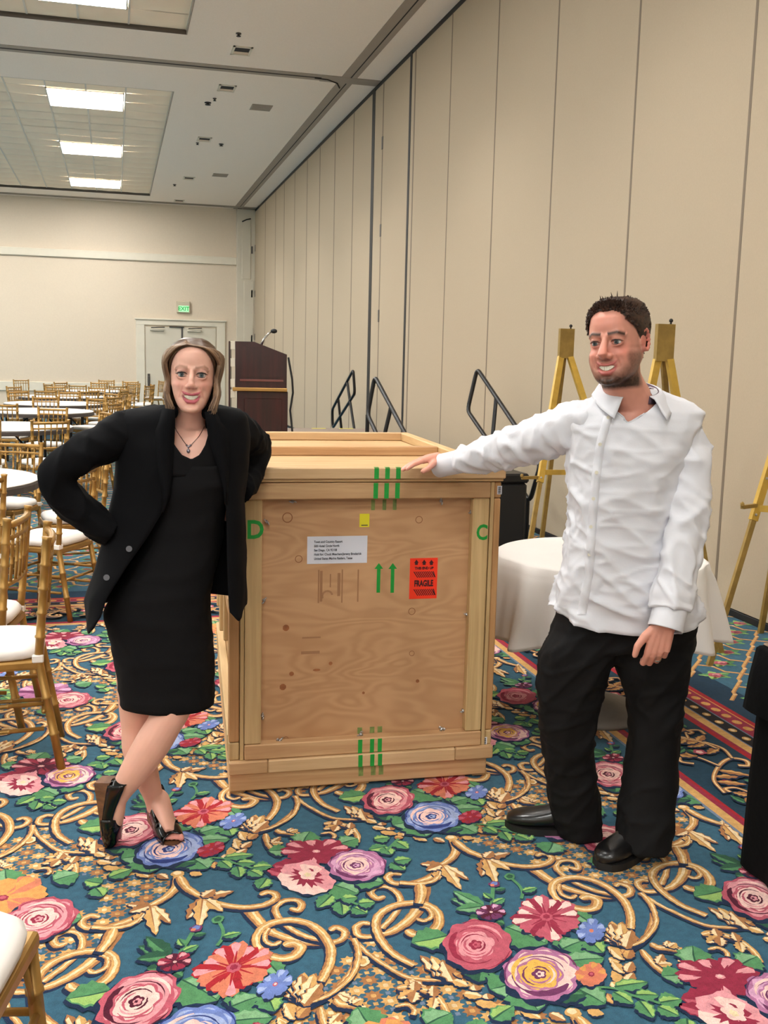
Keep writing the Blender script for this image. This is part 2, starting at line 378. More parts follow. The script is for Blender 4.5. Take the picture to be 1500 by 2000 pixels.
for x, y, lb in ((2.406, 17.65, 'pale flush ceiling speaker plate past the cross track'), (2.395, 24.35, 'pale flush ceiling speaker plate near the end wall')):
    e = tag(empty('speaker_plate', (x, y, ZC)), lb, 'vent', 'pale flush plates in the ceiling')
    MB().box(-.17, .17, -.2, .2, -.008, 0, bevel=.003).build('plate', M_track, e)
    s = MB()
    for k in range(6): s.box(-.15, .15, -.17 + k * .06, -.145 + k * .06, -.011, -.007)
    s.build('slots', M_track, e)
# ---------------------------------------------------------------- the big shipping crate
PINE_L, PINE_D = srgb(226, 190, 140), srgb(176, 124, 78)
M_rail = [wood('pine_rail_%d' % i, c1, c2, 0, 9, .5, seed=i * 3.1) for i, (c1, c2) in enumerate(((srgb(214, 176, 132), srgb(168, 122, 80)), (srgb(206, 170, 126), srgb(158, 116, 78)), (srgb(216, 184, 142), srgb(178, 138, 94))))]
M_post = [wood('pine_post_%d' % i, c1, c2, 2, 9, .45, seed=i * 2.3 + 7) for i, (c1, c2) in enumerate(((srgb(214, 184, 136), srgb(166, 134, 88)), (srgb(218, 188, 138), srgb(172, 140, 92)), (srgb(206, 162, 112), srgb(158, 112, 70))))]
M_deep = [wood('pine_depth_%d' % i, c1, c2, 1, 8, .5, seed=i * 1.7 + 3) for i, (c1, c2) in enumerate(((srgb(208, 168, 122), srgb(168, 124, 82)), (srgb(212, 182, 136), srgb(182, 146, 98))))]
M_sheet = mat('lid_sheet', srgb(206, 172, 124), .6, rgb2=srgb(186, 146, 98), vscale=5, stretch=(.6, 5, 1))
# plywood face: broad cathedral grain and a few football patches
M_ply, nt, p = new_mat('fir_plywood'); N = nt.nodes.new; L = nt.links.new
p.inputs['Roughness'].default_value = .55; p.inputs['Specular IOR Level'].default_value = .3
tc = N('ShaderNodeTexCoord'); mp = N('ShaderNodeMapping'); mp.inputs['Scale'].default_value = (1.3, 1, 5.2); L(tc.outputs['Object'], mp.inputs['Vector'])
n1 = N('ShaderNodeTexNoise'); n1.inputs['Scale'].default_value = 1.1; n1.inputs['Detail'].default_value = 2.5; n1.inputs['Distortion'].default_value = .5; L(mp.outputs[0], n1.inputs['Vector'])
mu = N('ShaderNodeMath'); mu.operation = 'MULTIPLY'; mu.inputs[1].default_value = 85; L(n1.outputs['Fac'], mu.inputs[0])
sn = N('ShaderNodeMath'); sn.operation = 'SINE'; L(mu.outputs[0], sn.inputs[0])
n2 = N('ShaderNodeTexNoise'); n2.inputs['Scale'].default_value = 5; n2.inputs['Detail'].default_value = 5; L(mp.outputs[0], n2.inputs['Vector'])
n3 = N('ShaderNodeTexNoise'); n3.inputs['Scale'].default_value = 1.5; n3.inputs['Detail'].default_value = 2; L(tc.outputs['Object'], n3.inputs['Vector'])
m1 = N('ShaderNodeMath'); m1.operation = 'MULTIPLY'; L(sn.outputs[0], m1.inputs[0]); L(n2.outputs['Fac'], m1.inputs[1])
r1 = N('ShaderNodeValToRGB'); r1.color_ramp.elements[0].position = 0; r1.color_ramp.elements[0].color = (*srgb(206, 164, 122), 1); r1.color_ramp.elements[1].position = .75; r1.color_ramp.elements[1].color = (*srgb(164, 118, 80), 1)
m2 = N('ShaderNodeMath'); m2.operation = 'MULTIPLY_ADD'; m2.inputs[1].default_value = .2; L(m1.outputs[0], m2.inputs[0])
m3 = N('ShaderNodeMath'); m3.operation = 'MULTIPLY'; m3.inputs[1].default_value = .55; L(n3.outputs['Fac'], m3.inputs[0]); L(m3.outputs[0], m2.inputs[2])
L(m2.outputs[0], r1.inputs['Fac']); L(r1.outputs['Color'], p.inputs['Base Color'])
M_knot = mat('knot_wood', srgb(150, 92, 52), .6, var=.2, vscale=60)
M_knotring = mat('knot_ring', srgb(140, 88, 50), .6)
M_paint = mat('green_paint', srgb(18, 150, 52), .6, var=.08, vscale=60)
M_paper = mat('paper_white', srgb(214, 216, 226), .7)
M_ink = mat('ink_dark', srgb(58, 58, 66), .8)
M_redlab = mat('label_red', srgb(250, 62, 36), .45)
M_redlab.node_tree.nodes['Principled BSDF'].inputs['Specular IOR Level'].default_value = .3
M_redink = mat('label_ink', srgb(64, 16, 20), .6)
M_yellow = mat('sticker_yellow', srgb(226, 216, 40), .5)
M_zinc = mat('zinc', srgb(190, 192, 196), .3, metal=.9)
M_stamp = mat('faded_stamp', srgb(160, 116, 80), .6)

CR = tag(empty('crate', (.886, 3.575, 0), math.radians(-1.6)), 'tall pine shipping crate with plywood front and green stencilled D and C', 'crate')
HX, DEP = .505, 1.76      # half width, depth; local origin = middle of the front face at the floor
def board(x0, x1, y0, y1, z0, z1, m, name='board', bev=.004, parent=None):
    cx, cy, cz = (x0 + x1) / 2, (y0 + y1) / 2, (z0 + z1) / 2
    b = MB().box(x0 - cx, x1 - cx, y0 - cy, y1 - cy, z0 - cz, z1 - cz, bevel=bev)
    return b.build(name, m, parent or CR, loc=(cx, cy, cz))
R3 = lambda k: M_rail[k % 3]
P3 = lambda k: M_post[k % 3]
# skids, base and body
for x in (-.47, 0, .47): board(x - .03, x + .03, .02, DEP - .02, .0, .02, M_deep[0], 'skid')
board(-.498, .492, .006, .044, .012, .082, R3(0), 'skirt_board'); board(-.498, .492, DEP - .044, DEP - .006, .012, .082, R3(1), 'skirt_board')
board(-.496, -.458, .045, DEP - .045, .012, .082, M_deep[1], 'skirt_board'); board(.452, .49, .045, DEP - .045, .012, .082, M_deep[0], 'skirt_board')
board(-.502, -.36, -.012, .04, .082, .131, R3(1), 'base_rail'); board(-.359, .36, -.012, .04, .082, .131, R3(2), 'base_rail'); board(.361, .512, -.012, .04, .082, .131, R3(1), 'base_rail')
board(-.502, .51, .041, DEP, .084, .13, M_sheet, 'base_deck')
# front panel and frame
panel = board(-.45, .47, .05, .07, .131, 1.16, M_ply, 'plywood_panel', .001)
board(-.446, .465, .0, .048, .132, .19, R3(0), 'frame_rail'); board(-.45, .466, .0, .048, 1.098, 1.158, R3(1), 'frame_rail')
board(-.446, -.385, .004, .049, .191, 1.097, P3(0), 'frame_post'); board(.40, .464, .004, .049, .191, 1.097, P3(1), 'frame_post')
board(-.462, -.448, .006, .07, .131, 1.158, P3(1), 'edge_strip', .002); board(.468, .482, .006, .07, .131, 1.158, P3(0), 'edge_strip', .002)
# side walls: plywood sheets with upright battens outside
board(.483, .51, .012, .10, .19, 1.095, P3(2), 'corner_post'); board(.483, .51, .012, .10, .131, .188, P3(0), 'corner_block'); board(.483, .51, .012, .10, 1.097, 1.158, P3(2), 'corner_block')
board(-.502, -.464, .012, .10, .20, 1.158, P3(2), 'corner_post'); board(-.502, -.464, .012, .10, .131, .198, P3(0), 'corner_block')
sideL = board(-.466, -.45, .071, DEP - .02, .131, 1.158, M_sheet, 'wall_sheet', .001); board(.45, .466, .071, DEP - .02, .131, 1.158, M_sheet, 'wall_sheet', .001)
board(-.505, -.467, .10, DEP, .131, .20, M_deep[1], 'batten_rail'); board(-.505, -.467, .101, DEP, 1.09, 1.158, M_deep[0], 'batten_rail')
for y in (.60, 1.2, DEP - .06):
    board(-.503, -.467, y, y + .06, .42 if y < 1 else .3, 1.089, P3(0), 'batten_post')
board(-.503, -.467, .102, DEP - .07, .66, .72, M_deep[0], 'batten_rail')
for y in (.62, 1.24, DEP - .08): board(.468, .505, y, y + .06, .2, 1.089, P3(1), 'batten_post')
board(.468, .508, .10, DEP, .131, .20, M_deep[0], 'batten_rail'); board(.468, .508, .10, DEP, 1.09, 1.158, M_deep[1], 'batten_rail')
board(-.45, .45, DEP - .02, DEP, .131, 1.158, M_sheet, 'wall_sheet', .001)
# lid: sheet with a batten frame on top
board(-.50, .514, .0, DEP + .01, 1.161, 1.171, M_sheet, 'lid_sheet', .002)
board(-.506, .52, -.01, .035, 1.172, 1.214, R3(2), 'lid_batten')
board(-.46, .475, .88, .925, 1.172, 1.214, R3(0), 'lid_batten'); board(-.506, .52, DEP - .03, DEP + .015, 1.172, 1.214, R3(2), 'lid_batten')
board(-.506, -.461, .036, DEP - .031, 1.172, 1.214, M_deep[1], 'lid_batten'); board(.475, .52, .036, DEP - .031, 1.172, 1.214, M_deep[1], 'lid_batten')
# knots in the plywood: round plugs let into the face
FY = .0502
def disc(name, x, z, rx, rz, m, y, parent, n=16, t=.0008):
    pts = [(x + rx * math.cos(2 * PI * k / n) * (1 + .08 * math.sin(3 * k)), y, z + rz * math.sin(2 * PI * k / n)) for k in range(n)]
    return MB().prism(pts, (0, -t, 0)).build(name, m, parent)
def fpt(px, py, Y=3.62):
    w_ = CR.matrix_world.inverted() @ Vector(on(px, py, 1, Y)); return w_.x, w_.z
bpy.context.view_layer.update()
for px, py, rp, ring in ((561, 1012, 11, 1), (817, 1015, 8, 1), (583, 1093, 8, 1), (803, 1194, 8, 1), (558, 1228, 7, 0), (803, 1276, 6, 1), (552, 1344, 7, 0), (814, 1330, 4, 0), (618, 1310, 8, 2), (569, 1318, 5, 0), (645, 1297, 4, 0), (709, 1354, 3, 0), (558, 1445, 5, 1)):
    x, z = fpt(px, py); r = rp * 3.62 / 2000 * .96
    lx, lz = x - panel.location.x, z - panel.location.z
    rz = r * (.35 if ring == 2 else 1)
    if ring == 1:
        b = MB(); n = 18
        for k in range(n):
            a0, a1 = 2 * PI * k / n, 2 * PI * (k + 1) / n
            b.prism([(lx + r * math.cos(a0), -.0102, lz + r * math.sin(a0)), (lx + r * math.cos(a1), -.0102, lz + r * math.sin(a1)), (lx + r * .82 * math.cos(a1), -.0102, lz + r * .82 * math.sin(a1)), (lx + r * .82 * math.cos(a0), -.0102, lz + r * .82 * math.sin(a0))], (0, -.0006, 0))
        b.build('knot', M_knotring, panel)
    else: disc('knot', lx, lz, r, rz, M_knot, -.0101, panel)
# sprayed marks
def mark_box(x0, x1, z0, z1, y, name='green_stripe'): return MB().box(x0, x1, y - .0007, y, z0, z1).build(name, M_paint, CR)
for px in (734, 755, 776):
    x, _ = fpt(px, 950, 3.575)
    mark_box(x - .0085, x + .0085, 1.173, 1.2125, -.0101); mark_box(x - .0085, x + .0085, 1.1, 1.157, -.0003)
    b = MB().box(x - .0085, x + .0085, -.008, .012, 1.2142, 1.2148).build('green_stripe', M_paint, CR)
for px, py in ((703, 1480), (726, 1478), (741, 1476)):
    x, _ = fpt(px, py, 3.575)
    mark_box(x - .008, x + .008, .133, .186, -.0003); mark_box(x - .008, x + .008, .0835, .13, -.0123)
M_faint = mat('green_overspray', srgb(120, 138, 74), .6, var=.25, vscale=50)
for px in (728, 750, 770):
    x, _ = fpt(px, 985, 3.62); MB().box(x - .007, x + .007, .0488, .0496, 1.05, 1.09).build('overspray', M_faint, CR)
for px in (704, 728, 743):
    x, _ = fpt(px, 1440, 3.6); MB().box(x - .009, x + .009, .0488, .0497, .191, .215).build('overspray', M_faint, CR); MB().box(x - .009, x + .009, .0045, .0056, .04, .08).build('overspray', M_faint, CR)
FRONT = Matrix.Rotation(PI / 2, 4, 'X')
def ftext(body, px, py, size, m, y, sx=1, name='lettering', bold=0, Y=3.62, **k):
    x, z = fpt(px, py, Y); return text_mesh(name, body, size, m, CR, Matrix.Translation((x, y, z)) @ FRONT, sx=sx, bold=bold, **k)
ftext('D', 499, 1037, .092, M_paint, .0036, .92, 'stencil_letter', .0025, 3.58); ftext('C', 939, 1040, .08, M_paint, .0036, .8, 'stencil_letter', .0022, 3.58)
for px in (738, 765):
    x, z = fpt(px, 1158); x2, z2 = fpt(px, 1100)
    s_ = .0068
    MB().prism([(x - s_, FY - .0002, z), (x + s_, FY - .0002, z), (x + s_, FY - .0002, z2 - .022), (x + .0165, FY - .0002, z2 - .022), (x, FY - .0002, z2), (x - .0165, FY - .0002, z2 - .022), (x - s_, FY - .0002, z2 - .022)], (0, -.0007, 0)).build('green_arrow', M_paint, CR)
# paper label
def fbox(pxa, pya, pxb, pyb, m, name, parent=CR, y=FY - .0003, t=.0012):
    xa, za = fpt(pxa, pya); xb, zb = fpt(pxb, pyb); return MB().box(xa, xb, y - t, y, zb, za).build(name, m, parent)
fbox(600, 1049, 716, 1099.5, M_paper, 'paper_label')
for k, t in enumerate(('Town and Country Resort', '500 Hotel Circle North', 'San Diego, CA 92108', 'Hold for: Chuck Meacham/Jeremy Broderick', 'United States Marine Raiders, Texas')):
    ftext(t, 613, 1059.5 + k * 8.2, .0122, M_ink, FY - .0022, .80, 'address_line', .0002, align='LEFT')
# red fragile label
lab = fbox(800, 1090.5, 851, 1168, M_redlab, 'fragile_label')
for px in (812, 827, 841):
    x, z = fpt(px, 1099)
    MB().prism([(x - .009, FY - .0018, z), (x, FY - .0018, z + .012), (x + .009, FY - .0018, z), (x + .0055, FY - .0018, z), (x + .0055, FY - .0018, z - .008), (x - .0055, FY - .0018, z - .008), (x - .0055, FY - .0018, z)], (0, -.0005, 0)).build('up_arrow', M_redink, CR)
ftext('THIS END UP', 827, 1109.5, .0135, M_redink, FY - .002, .92, 'label_line', .0006)
ftext('FRAGILE', 826, 1139.5, .032, M_redink, FY - .002, .62, 'label_word', .0014)
for pya, pyb in ((1116.5, 1127), (1151, 1162)):
    xa, za = fpt(806, pya); xb, zb = fpt(847, pyb); hb = MB(); nst = 11; wd = (xb - xa) / nst
    for k in range(nst):
        x0 = xa + k * wd
        hb.prism([(x0, FY - .0018, za), (x0 + wd * .52, FY - .0018, za), (min(xb + .004, x0 + wd * .52 + .016), FY - .0018, zb), (min(xb, x0 + .016), FY - .0018, zb)], (0, -.0005, 0))
    o = hb.build('hatching', M_redink, CR); o['kind'] = 'stuff'
# yellow sticker (its square code left out)
fbox(702, 1004, 720.5, 1029.5, M_yellow, 'yellow_sticker')
fbox(705, 1025.5, 717.5, 1027, M_ink, 'sticker_line', y=FY - .0016, t=.0004)
# faded mill stamp on the plywood
for x0, y0, x1, y1 in ((621, 1114, 623, 1179), (625, 1116, 629, 1176), (644, 1122, 646, 1148), (659, 1120, 664, 1165), (667, 1113, 668.5, 1178), (698, 1113, 699.5, 1176), (590, 1246, 626, 1247.5), (588, 1274, 624, 1278)):
    fbox(x0, y0, x1, y1, M_stamp, 'mill_stamp', t=.0004)
x, z = fpt(639, 1165); b = MB()
for k in range(14):
    a0, a1 = .2 + PI * k / 14 * 1.1, .2 + PI * (k + .8) / 14 * 1.1
    b.prism([(x + .022 * math.cos(a0), FY - .0003, z + .022 * math.sin(a0)), (x + .022 * math.cos(a1), FY - .0003, z + .022 * math.sin(a1)), (x + .015 * math.cos(a1), FY - .0003, z + .015 * math.sin(a1)), (x + .015 * math.cos(a0), FY - .0003, z + .015 * math.sin(a0))], (0, -.0004, 0))
b.build('mill_stamp', M_stamp, CR)
# small white barcode stickers
for (xa, za), y in (((fpt(975, 957, 3.575)), .0115), ((fpt(946, 1447, 3.575)), .0115)):
    bc = MB().box(xa - .009, xa + .009, y - .001, y, za - .016, za + .016).build('barcode_sticker', M_paper, CR); lb = MB()
    for k in range(9): lb.box(xa - .005, xa + .005, y - .0016, y - .001, za - .013 + k * .0029, za - .0115 + k * .0029 + .0004 * (k % 3))
    lb.build('barcode', M_ink, bc)
# wing nuts on the clamps that hold the panel
wm = MB()
wm.tube([(0, .012, 0), (0, -.012, 0)], .0035, 8).tube([(0, 0, 0), (0, -.008, 0)], .006, 8)
wm.box(.004, .014, -.014, -.004, -.002, .002, bevel=.001, rot=Matrix.Rotation(.5, 3, 'Y')).box(-.014, -.004, -.014, -.004, -.002, .002, bevel=.001, rot=Matrix.Rotation(.5, 3, 'Y'))
wing_me = wm.mesh('wing_nut', True)
for k, (px, py, Y) in enumerate(((572, 981, 3.6), (861, 979, 3.6), (920, 999, 3.6), (521, 1021, 3.6), (516, 1175, 3.6), (911, 1200, 3.6), (513, 1402, 3.6), (904, 1388, 3.6), (549, 1453, 3.59), (707, 1445, 3.59), (861, 1436, 3.59))):
    x, z = fpt(px, py, Y); o = link('wing_nut', wing_me, M_zinc, CR, (x, .04 if k < 8 else .03, z if k < 8 else .193)); o.rotation_euler = (0 if k < 8 else -1.2, k * 1.3, 0)
# green stripes on the left side
for k in range(4): MB().box(-.4668, -.466, .13, .5, .335 + k * .026, .344 + k * .026).build('green_stripe', M_paint, CR)

# the crate stands a little out of square: rack every board the same way
KSH = .042
for o in list(CR.children):
    if o.type == 'MESH' and not o.data.get('racked'):
        if o.data.users == 1:
            for v_ in o.data.vertices: v_.co.x += KSH * v_.co.y
        o.location.x += KSH * o.location.y
# ---------------------------------------------------------------- round table under a cloth, easels
M_cloth = mat('table_linen', srgb(228, 224, 220), .85, var=.015, vscale=6, bump=.15, bscale=300, bdist=.002, spec=.2, sheen=.1)
M_gold = mat('gold_easel', srgb(196, 160, 70), .42, metal=.35, var=.12, vscale=14, bump=.05, bscale=60)
M_golddk = mat('gold_easel_worn', srgb(150, 122, 62), .5, metal=.25, var=.15, vscale=20)  # browner gold for extensions, rear legs, head blocks and pegs
TC = Vector((2.12, 4.17))
t = tag(empty('pedestal_table', (TC.x, TC.y, 0)), 'small round pedestal table on a grey disc base behind the man', 'table')
MB().lathe([(0, .70), (.44, .70), (.45, .71), (.45, .725), (.44, .735), (0, .735)], n=40).build('tabletop', mat('table_board', srgb(150, 130, 105), .6), t)
MB().lathe([(.045, .08), (.038, .2), (.038, .66), (.2, .695), (.2, .70), (0, .70)], n=20).build('column', M_black, t)
MB().lathe([(0, 0), (.24, 0), (.245, .015), (.22, .04), (.12, .075), (.045, .095), (0, .095)], n=36).build('pedestal_base', mat('cast_base', srgb(104, 98, 92), .45, var=.15, vscale=6, bump=.2, bscale=30), t, smooth=True)
# cloth: flat top, soft edge, hanging folds
def cloth_mesh(r, ztop, zhem, flare, nf, seed, n=220, rows=22):
    b = MB(); rnd = random.Random(seed); ph = [rnd.uniform(0, 6.28) for _ in range(4)]
    c = b.b.verts.new((0, 0, ztop)); rings = []
    prof = [(r * q, ztop + .0012 * math.sin(q * 20)) for q in (.3, .6, .85, .96)]
    for rr, z in prof: rings.append([b.b.verts.new((rr * math.cos(2 * PI * k / n), rr * math.sin(2 * PI * k / n), z)) for k in range(n)])
    for i in range(rows):
        u = i / (rows - 1); ring = []
        for k in range(n):
            a = 2 * PI * k / n
            f = .5 + .5 * math.sin(nf * a + ph[0] + .8 * math.sin(2 * a + ph[1])); f = f ** 1.5
            f2 = math.sin(2 * nf * a + ph[2]) * .12
            corner = max(0, math.cos(2 * (a + .15))) ** 3
            amp = flare * (u ** .8)
            rr = r + .012 * min(1, u * 6) + amp * (.12 + .95 * f + f2) + .05 * u * corner
            z = ztop - .004 - (ztop - zhem) * u - .02 * u * corner + .015 * u * (1 - f)
            if u < .08: z = ztop - .012 * (u / .08) ** 2
            ring.append(b.b.verts.new((rr * math.cos(a), rr * math.sin(a), z)))
        rings.append(ring)
    for k in range(n): b.b.faces.new((c, rings[0][k], rings[0][(k + 1) % n]))
    for A, B in zip(rings, rings[1:]):
        for k in range(n): b.b.faces.new((A[k], B[k], B[(k + 1) % n], A[(k + 1) % n]))
    return b.mesh('tablecloth', True)
cl = link('tablecloth', cloth_mesh(.462,   .748, .40, .10, 12, 4), M_cloth, None, (TC.x, TC.y, 0)); tag(cl, 'plain white cloth hanging in folds over the small round table', 'tablecloth')
sm = cl.modifiers.new('thickness', 'SOLIDIFY'); sm.thickness = .003

def bar(b, p, q, w, d):
    """square bar from p to q, w wide and d deep"""
    p, q = Vector(p), Vector(q); t_ = (q - p).normalized(); s_ = t_.cross(Vector((0, 1, 0))).normalized(); u_ = s_.cross(t_)
    vs = [b.b.verts.new(c + s_ * (w / 2 * i) + u_ * (d / 2 * j)) for c in (p, q) for i, j in ((-1, -1), (1, -1), (1, 1), (-1, 1))]
    for f in ((3, 2, 1, 0), (4, 5, 6, 7), (0, 1, 5, 4), (1, 2, 6, 5), (2, 3, 7, 6), (3, 0, 4, 7)): b.b.faces.new([vs[i] for i in f])
    return b
def easel(label, apex, fl_, fr_, rear, pegs, pegdir=(-1, -.15)):
    apex = Vector(apex); o = Vector((apex.x, apex.y, 0))
    e = tag(empty('easel', o), label, 'easel', 'gold display easels')
    A = apex - o; loc = lambda v: Vector(v) - o
    L_, R_, B_ = loc(fl_), loc(fr_), loc(rear)
    side = (R_ - L_).normalized()
    tl, tr, tb = A - side * .035 + Vector((0, 0, -.2)), A + side * .035 + Vector((0, 0, -.2)), A + Vector((0, 0, -.16)) + side.cross(Vector((0, 0, 1))) * -.02
    for q, f in ((tl, L_), (tr, R_)):
        mid = f + (q - f) * .48
        b = MB(); bar(b, mid, q, .042, .03); b.build('leg', M_gold, e)
        b = MB(); bar(b, f, f + (q - f) * .5, .03, .022); b.build('leg_extension', M_golddk, e)
    b = MB(); bar(b, tb, B_, .032, .022); b.build('rear_leg', M_golddk, e)
    hb = MB(); bar(hb, A + Vector((0, 0, -.21)), A, .11, .035); hb.build('head_block', M_golddk, e)
    MB().tube([A + side * .03, A + side * .03 + Vector((0, 0, .012))], .006, 8).ball(A + side * .03 + Vector((0, 0, .02)), .012, 2).build('top_knob', M_black, e)
    pl_, pr_ = L_ + (tl - L_) * .52, R_ + (tr - R_) * .52
    b = MB(); bar(b, pl_, pr_, .035, .015); b.build('crossbar', M_gold, e)
    for q, f in ((tl, L_), (tr, R_)):
        c = f + (q - f) * pegs; d = Vector((pegdir[0], pegdir[1], 0)).normalized()
        pg = MB(); bar(pg, c, c + d * .15, .02, .02); pg.ball(c + d * .15 + Vector((0, 0, .014)), .013, 1, (1, 1, 1.3)); pg.build('support_peg', M_golddk, e)
    for q, f in ((tl, L_), (tr, R_)):
        for s_ in (.5, .62): MB().ball(f + (q - f) * s_ + Vector((-.004, -.016, 0)), .009, 1).build('screw_head', M_zinc, e)
apA = at(1107, 642, 6.9)
easel('gold easel between the stair rail and the man, seen past his outstretched arm', apA, on(1013, 1192, 2, 0), on(1270, 1185, 2, 0), on(1050, 1118, 2, 0), .5)
apB = at(1300, 633, 5.35)
easel('gold easel standing right behind the man, its broad top block beside his ear', apB, on(1165, 1270, 2, 0), on(1408, 1275, 2, 0), on(1330, 1175, 2, 0), .35)
fC = Vector(on(1385, 1300, 2, 0)); mC = at(1500, 915, 4.82)
apC = fC + (mC - fC) * (1.83 / mC.z)
easel('gold easel cut off by the right edge, one leg with a support peg showing', apC, fC, (3.72, 4.25, 0), (3.8, 5.3, 0), .53, (-1, -.45))

# black draped stand at the right edge
M_drape = mat('black_drape', srgb(8, 8, 9), .9, spec=.15, bump=.2, bscale=40, bdist=.01)
st = tag(empty('draped_stand', (2.185, 2.47, 0)), 'black draped stand with a tan top cut off by the right edge of the photo', 'stand')
def drape_ring(r0, z, amp, n=96, ph=0, sq=1.0):
    out = []
    for k in range(n):
        a = 2 * PI * k / n; c, s = math.cos(a), math.sin(a); q = r0 / max(abs(c), abs(s)) ** .75
        q += amp * math.sin(k * 11 * 2 * PI / n + ph)
        out.append((q * c, q * s * sq, z))
    return out
def drape(name, levels, m, par):
    b = MB(); rs = [[b.b.verts.new(v) for v in drape_ring(*l)] for l in levels]
    for A, B in zip(rs, rs[1:]):
        n = len(A)
        for k in range(n): b.b.faces.new((A[k], B[k], B[(k + 1) % n], A[(k + 1) % n]))
    b.b.faces.new(rs[0])
    return b.build(name, m, par, smooth=True)
drape('skirt', [(.252, .70, 0), (.256, .5, .004), (.26, .3, .007), (.262, .012, .010)], M_drape, st)
drape('top_cover', [(.262, .742, 0), (.270, .734, 0), (.280, .64, .004), (.286, .535, .009)], M_drape, st)
MB().box(-.235, .235, -.235, .235, .743, .752, bevel=.004).build('top_board', mat('stand_top', srgb(150, 128, 104), .6), st)

# ---------------------------------------------------------------- stage, stair rails, lectern
M_stagetop = mat('stage_carpet', srgb(142, 126, 114), .9, var=.08, vscale=90)
M_rail_b = mat('rail_black', srgb(26, 25, 27), .35, metal=.2)
M_alu = mat('aluminium', srgb(150, 152, 156), .35, metal=.8)
SZ = .61
sg = tag(empty('stage', (2.2, 12.1, 0)), 'low portable stage with grey carpeted deck and black skirt behind the crate', 'stage')
def sbox(name, x0, x1, y0, y1, z0, z1, m, **k): return MB().box(x0 - 2.2, x1 - 2.2, y0 - 12.1, y1 - 12.1, z0, z1, **k).build(name, m, sg)
for k, (a, b_) in enumerate(((9.85, 11.35), (11.36, 12.88), (12.89, 14.4))): sbox('deck', .75, 3.62, a, b_, SZ - .05, SZ, M_stagetop, bevel=.006)
sk = MB()
def pleats(b, p, q, z0, z1, n):
    p, q = Vector((*p, 0)), Vector((*q, 0)); d = (q - p).normalized(); nr = Vector((d.y, -d.x, 0)); L0 = []; L1 = []
    for k in range(n + 1):
        c = p + (q - p) * k / n + nr * (.018 * math.sin(k * 1.9)); L0.append(b.b.verts.new((c.x, c.y, z0))); L1.append(b.b.verts.new((c.x, c.y, z1)))
    for k in range(n): b.b.faces.new((L0[k], L0[k + 1], L1[k + 1], L1[k]))
pleats(sk, (.75 - 2.2, 9.9 - 12.1), (3.62 - 2.2, 9.9 - 12.1), .02, SZ - .05, 110); pleats(sk, (.78 - 2.2, 14.38 - 12.1), (.78 - 2.2, 9.9 - 12.1), .02, SZ - .05, 140); pleats(sk, (3.59 - 2.2, 9.9 - 12.1), (3.59 - 2.2, 14.38 - 12.1), .02, SZ - .05, 140)
sk.build('skirt', M_drape, sg, smooth=True)
for x, y in ((3.1, 14.37), (1.6, 14.37), (2.7, 14.37)): sbox('edge_tape', x, x + .2, y - .06, y, SZ, SZ + .003, M_yellow)
for x in (.9, 2.2, 3.5):
    for y in (10.0, 12.1, 14.2): MB().tube([(x - 2.2, y - 12.1, 0), (x - 2.2, y - 12.1, SZ - .05)], .025, 8).build('leg', M_alu, sg)
# stairs in front of the stage, beside the wall, and a second flight beyond
def stairs(label, y_top, sgn, x0, x1, rails):
    e = tag(empty('stage_stairs', ((x0 + x1) / 2, y_top, 0)), label, 'stairs', 'stage stair units')
    cx = (x0 + x1) / 2
    for k in range(3):
        z = SZ - .16 * (k + 1) + .01; ya = sgn * (.04 + .30 * k); yb_ = sgn * (.04 + .30 * (k + 1))
        MB().box(x0 - cx, x1 - cx, min(ya, yb_), max(ya, yb_) - .0, z - .035, z, bevel=.005).build('tread', M_black, e)
        MB().box(x0 - cx + .02, x1 - cx - .02, min(sgn * (.05 + .3 * k), sgn * (.065 + .3 * k)), max(sgn * (.05 + .3 * k), sgn * (.065 + .3 * k)), max(0.0, z - .17), z - .036).build('riser', M_black, e)
    for x in (x0 - cx + .02, x1 - cx - .02):
        b = MB(); bar(b, (x, sgn * .05, SZ - .14), (x, sgn * .98, .06), .03, .12); b.build('stringer', M_black, e)
        for q, zz in ((.12, .42), (.86, .1)): MB().tube([(x, sgn * q, 0), (x, sgn * q, zz)], .022, 8).build('leg', M_alu, e)
    for pts, posts in rails:
        r = empty('handrail', (0, 0, 0)); r.parent = e
        loc = lambda v: Vector(v) - Vector((cx, y_top, 0))
        P = [loc(v) for v in pts]; n = len(P); out = []
        for i in range(n):                     # rounded corners
            a, c, b_ = P[i - 1], P[i], P[(i + 1) % n]
            for s_ in (0, .25, .5, .75, 1):
                q0 = c + (a - c).normalized() * .07; q1 = c + (b_ - c).normalized() * .07
                out.append(q0 * (1 - s_) ** 2 + c * 2 * s_ * (1 - s_) + q1 * s_ ** 2)
        MB().tube(out, .021, 8, closed=True).build('rail_loop', M_rail_b, r, smooth=True)
        for p_, q_ in posts: MB().tube([loc(p_), loc(q_)], .02, 8).build('rail_post', M_rail_b, r)
xr = 3.52
Rr = [at(932, 720, 9.7), at(913, 802, 9.72), at(1035, 980, 8.25), at(1056, 905, 8.2)]
Rl = [at(732, 735, 9.7), at(718, 810, 9.72), at(812, 1010, 8.25), at(838, 935, 8.2)]
def mixp(a, b_, f): return a + (b_ - a) * f
railR = (Rr, [(mixp(Rr[0], Rr[3], .33), mixp(Rr[1], Rr[2], .42)), (mixp(Rr[1], Rr[2], .42), Vector((mixp(Rr[1], Rr[2], .42).x + .02, 9.6, .1))), (mixp(Rr[1], Rr[2], .97), Vector((Rr[2].x, 8.3, 0)))])
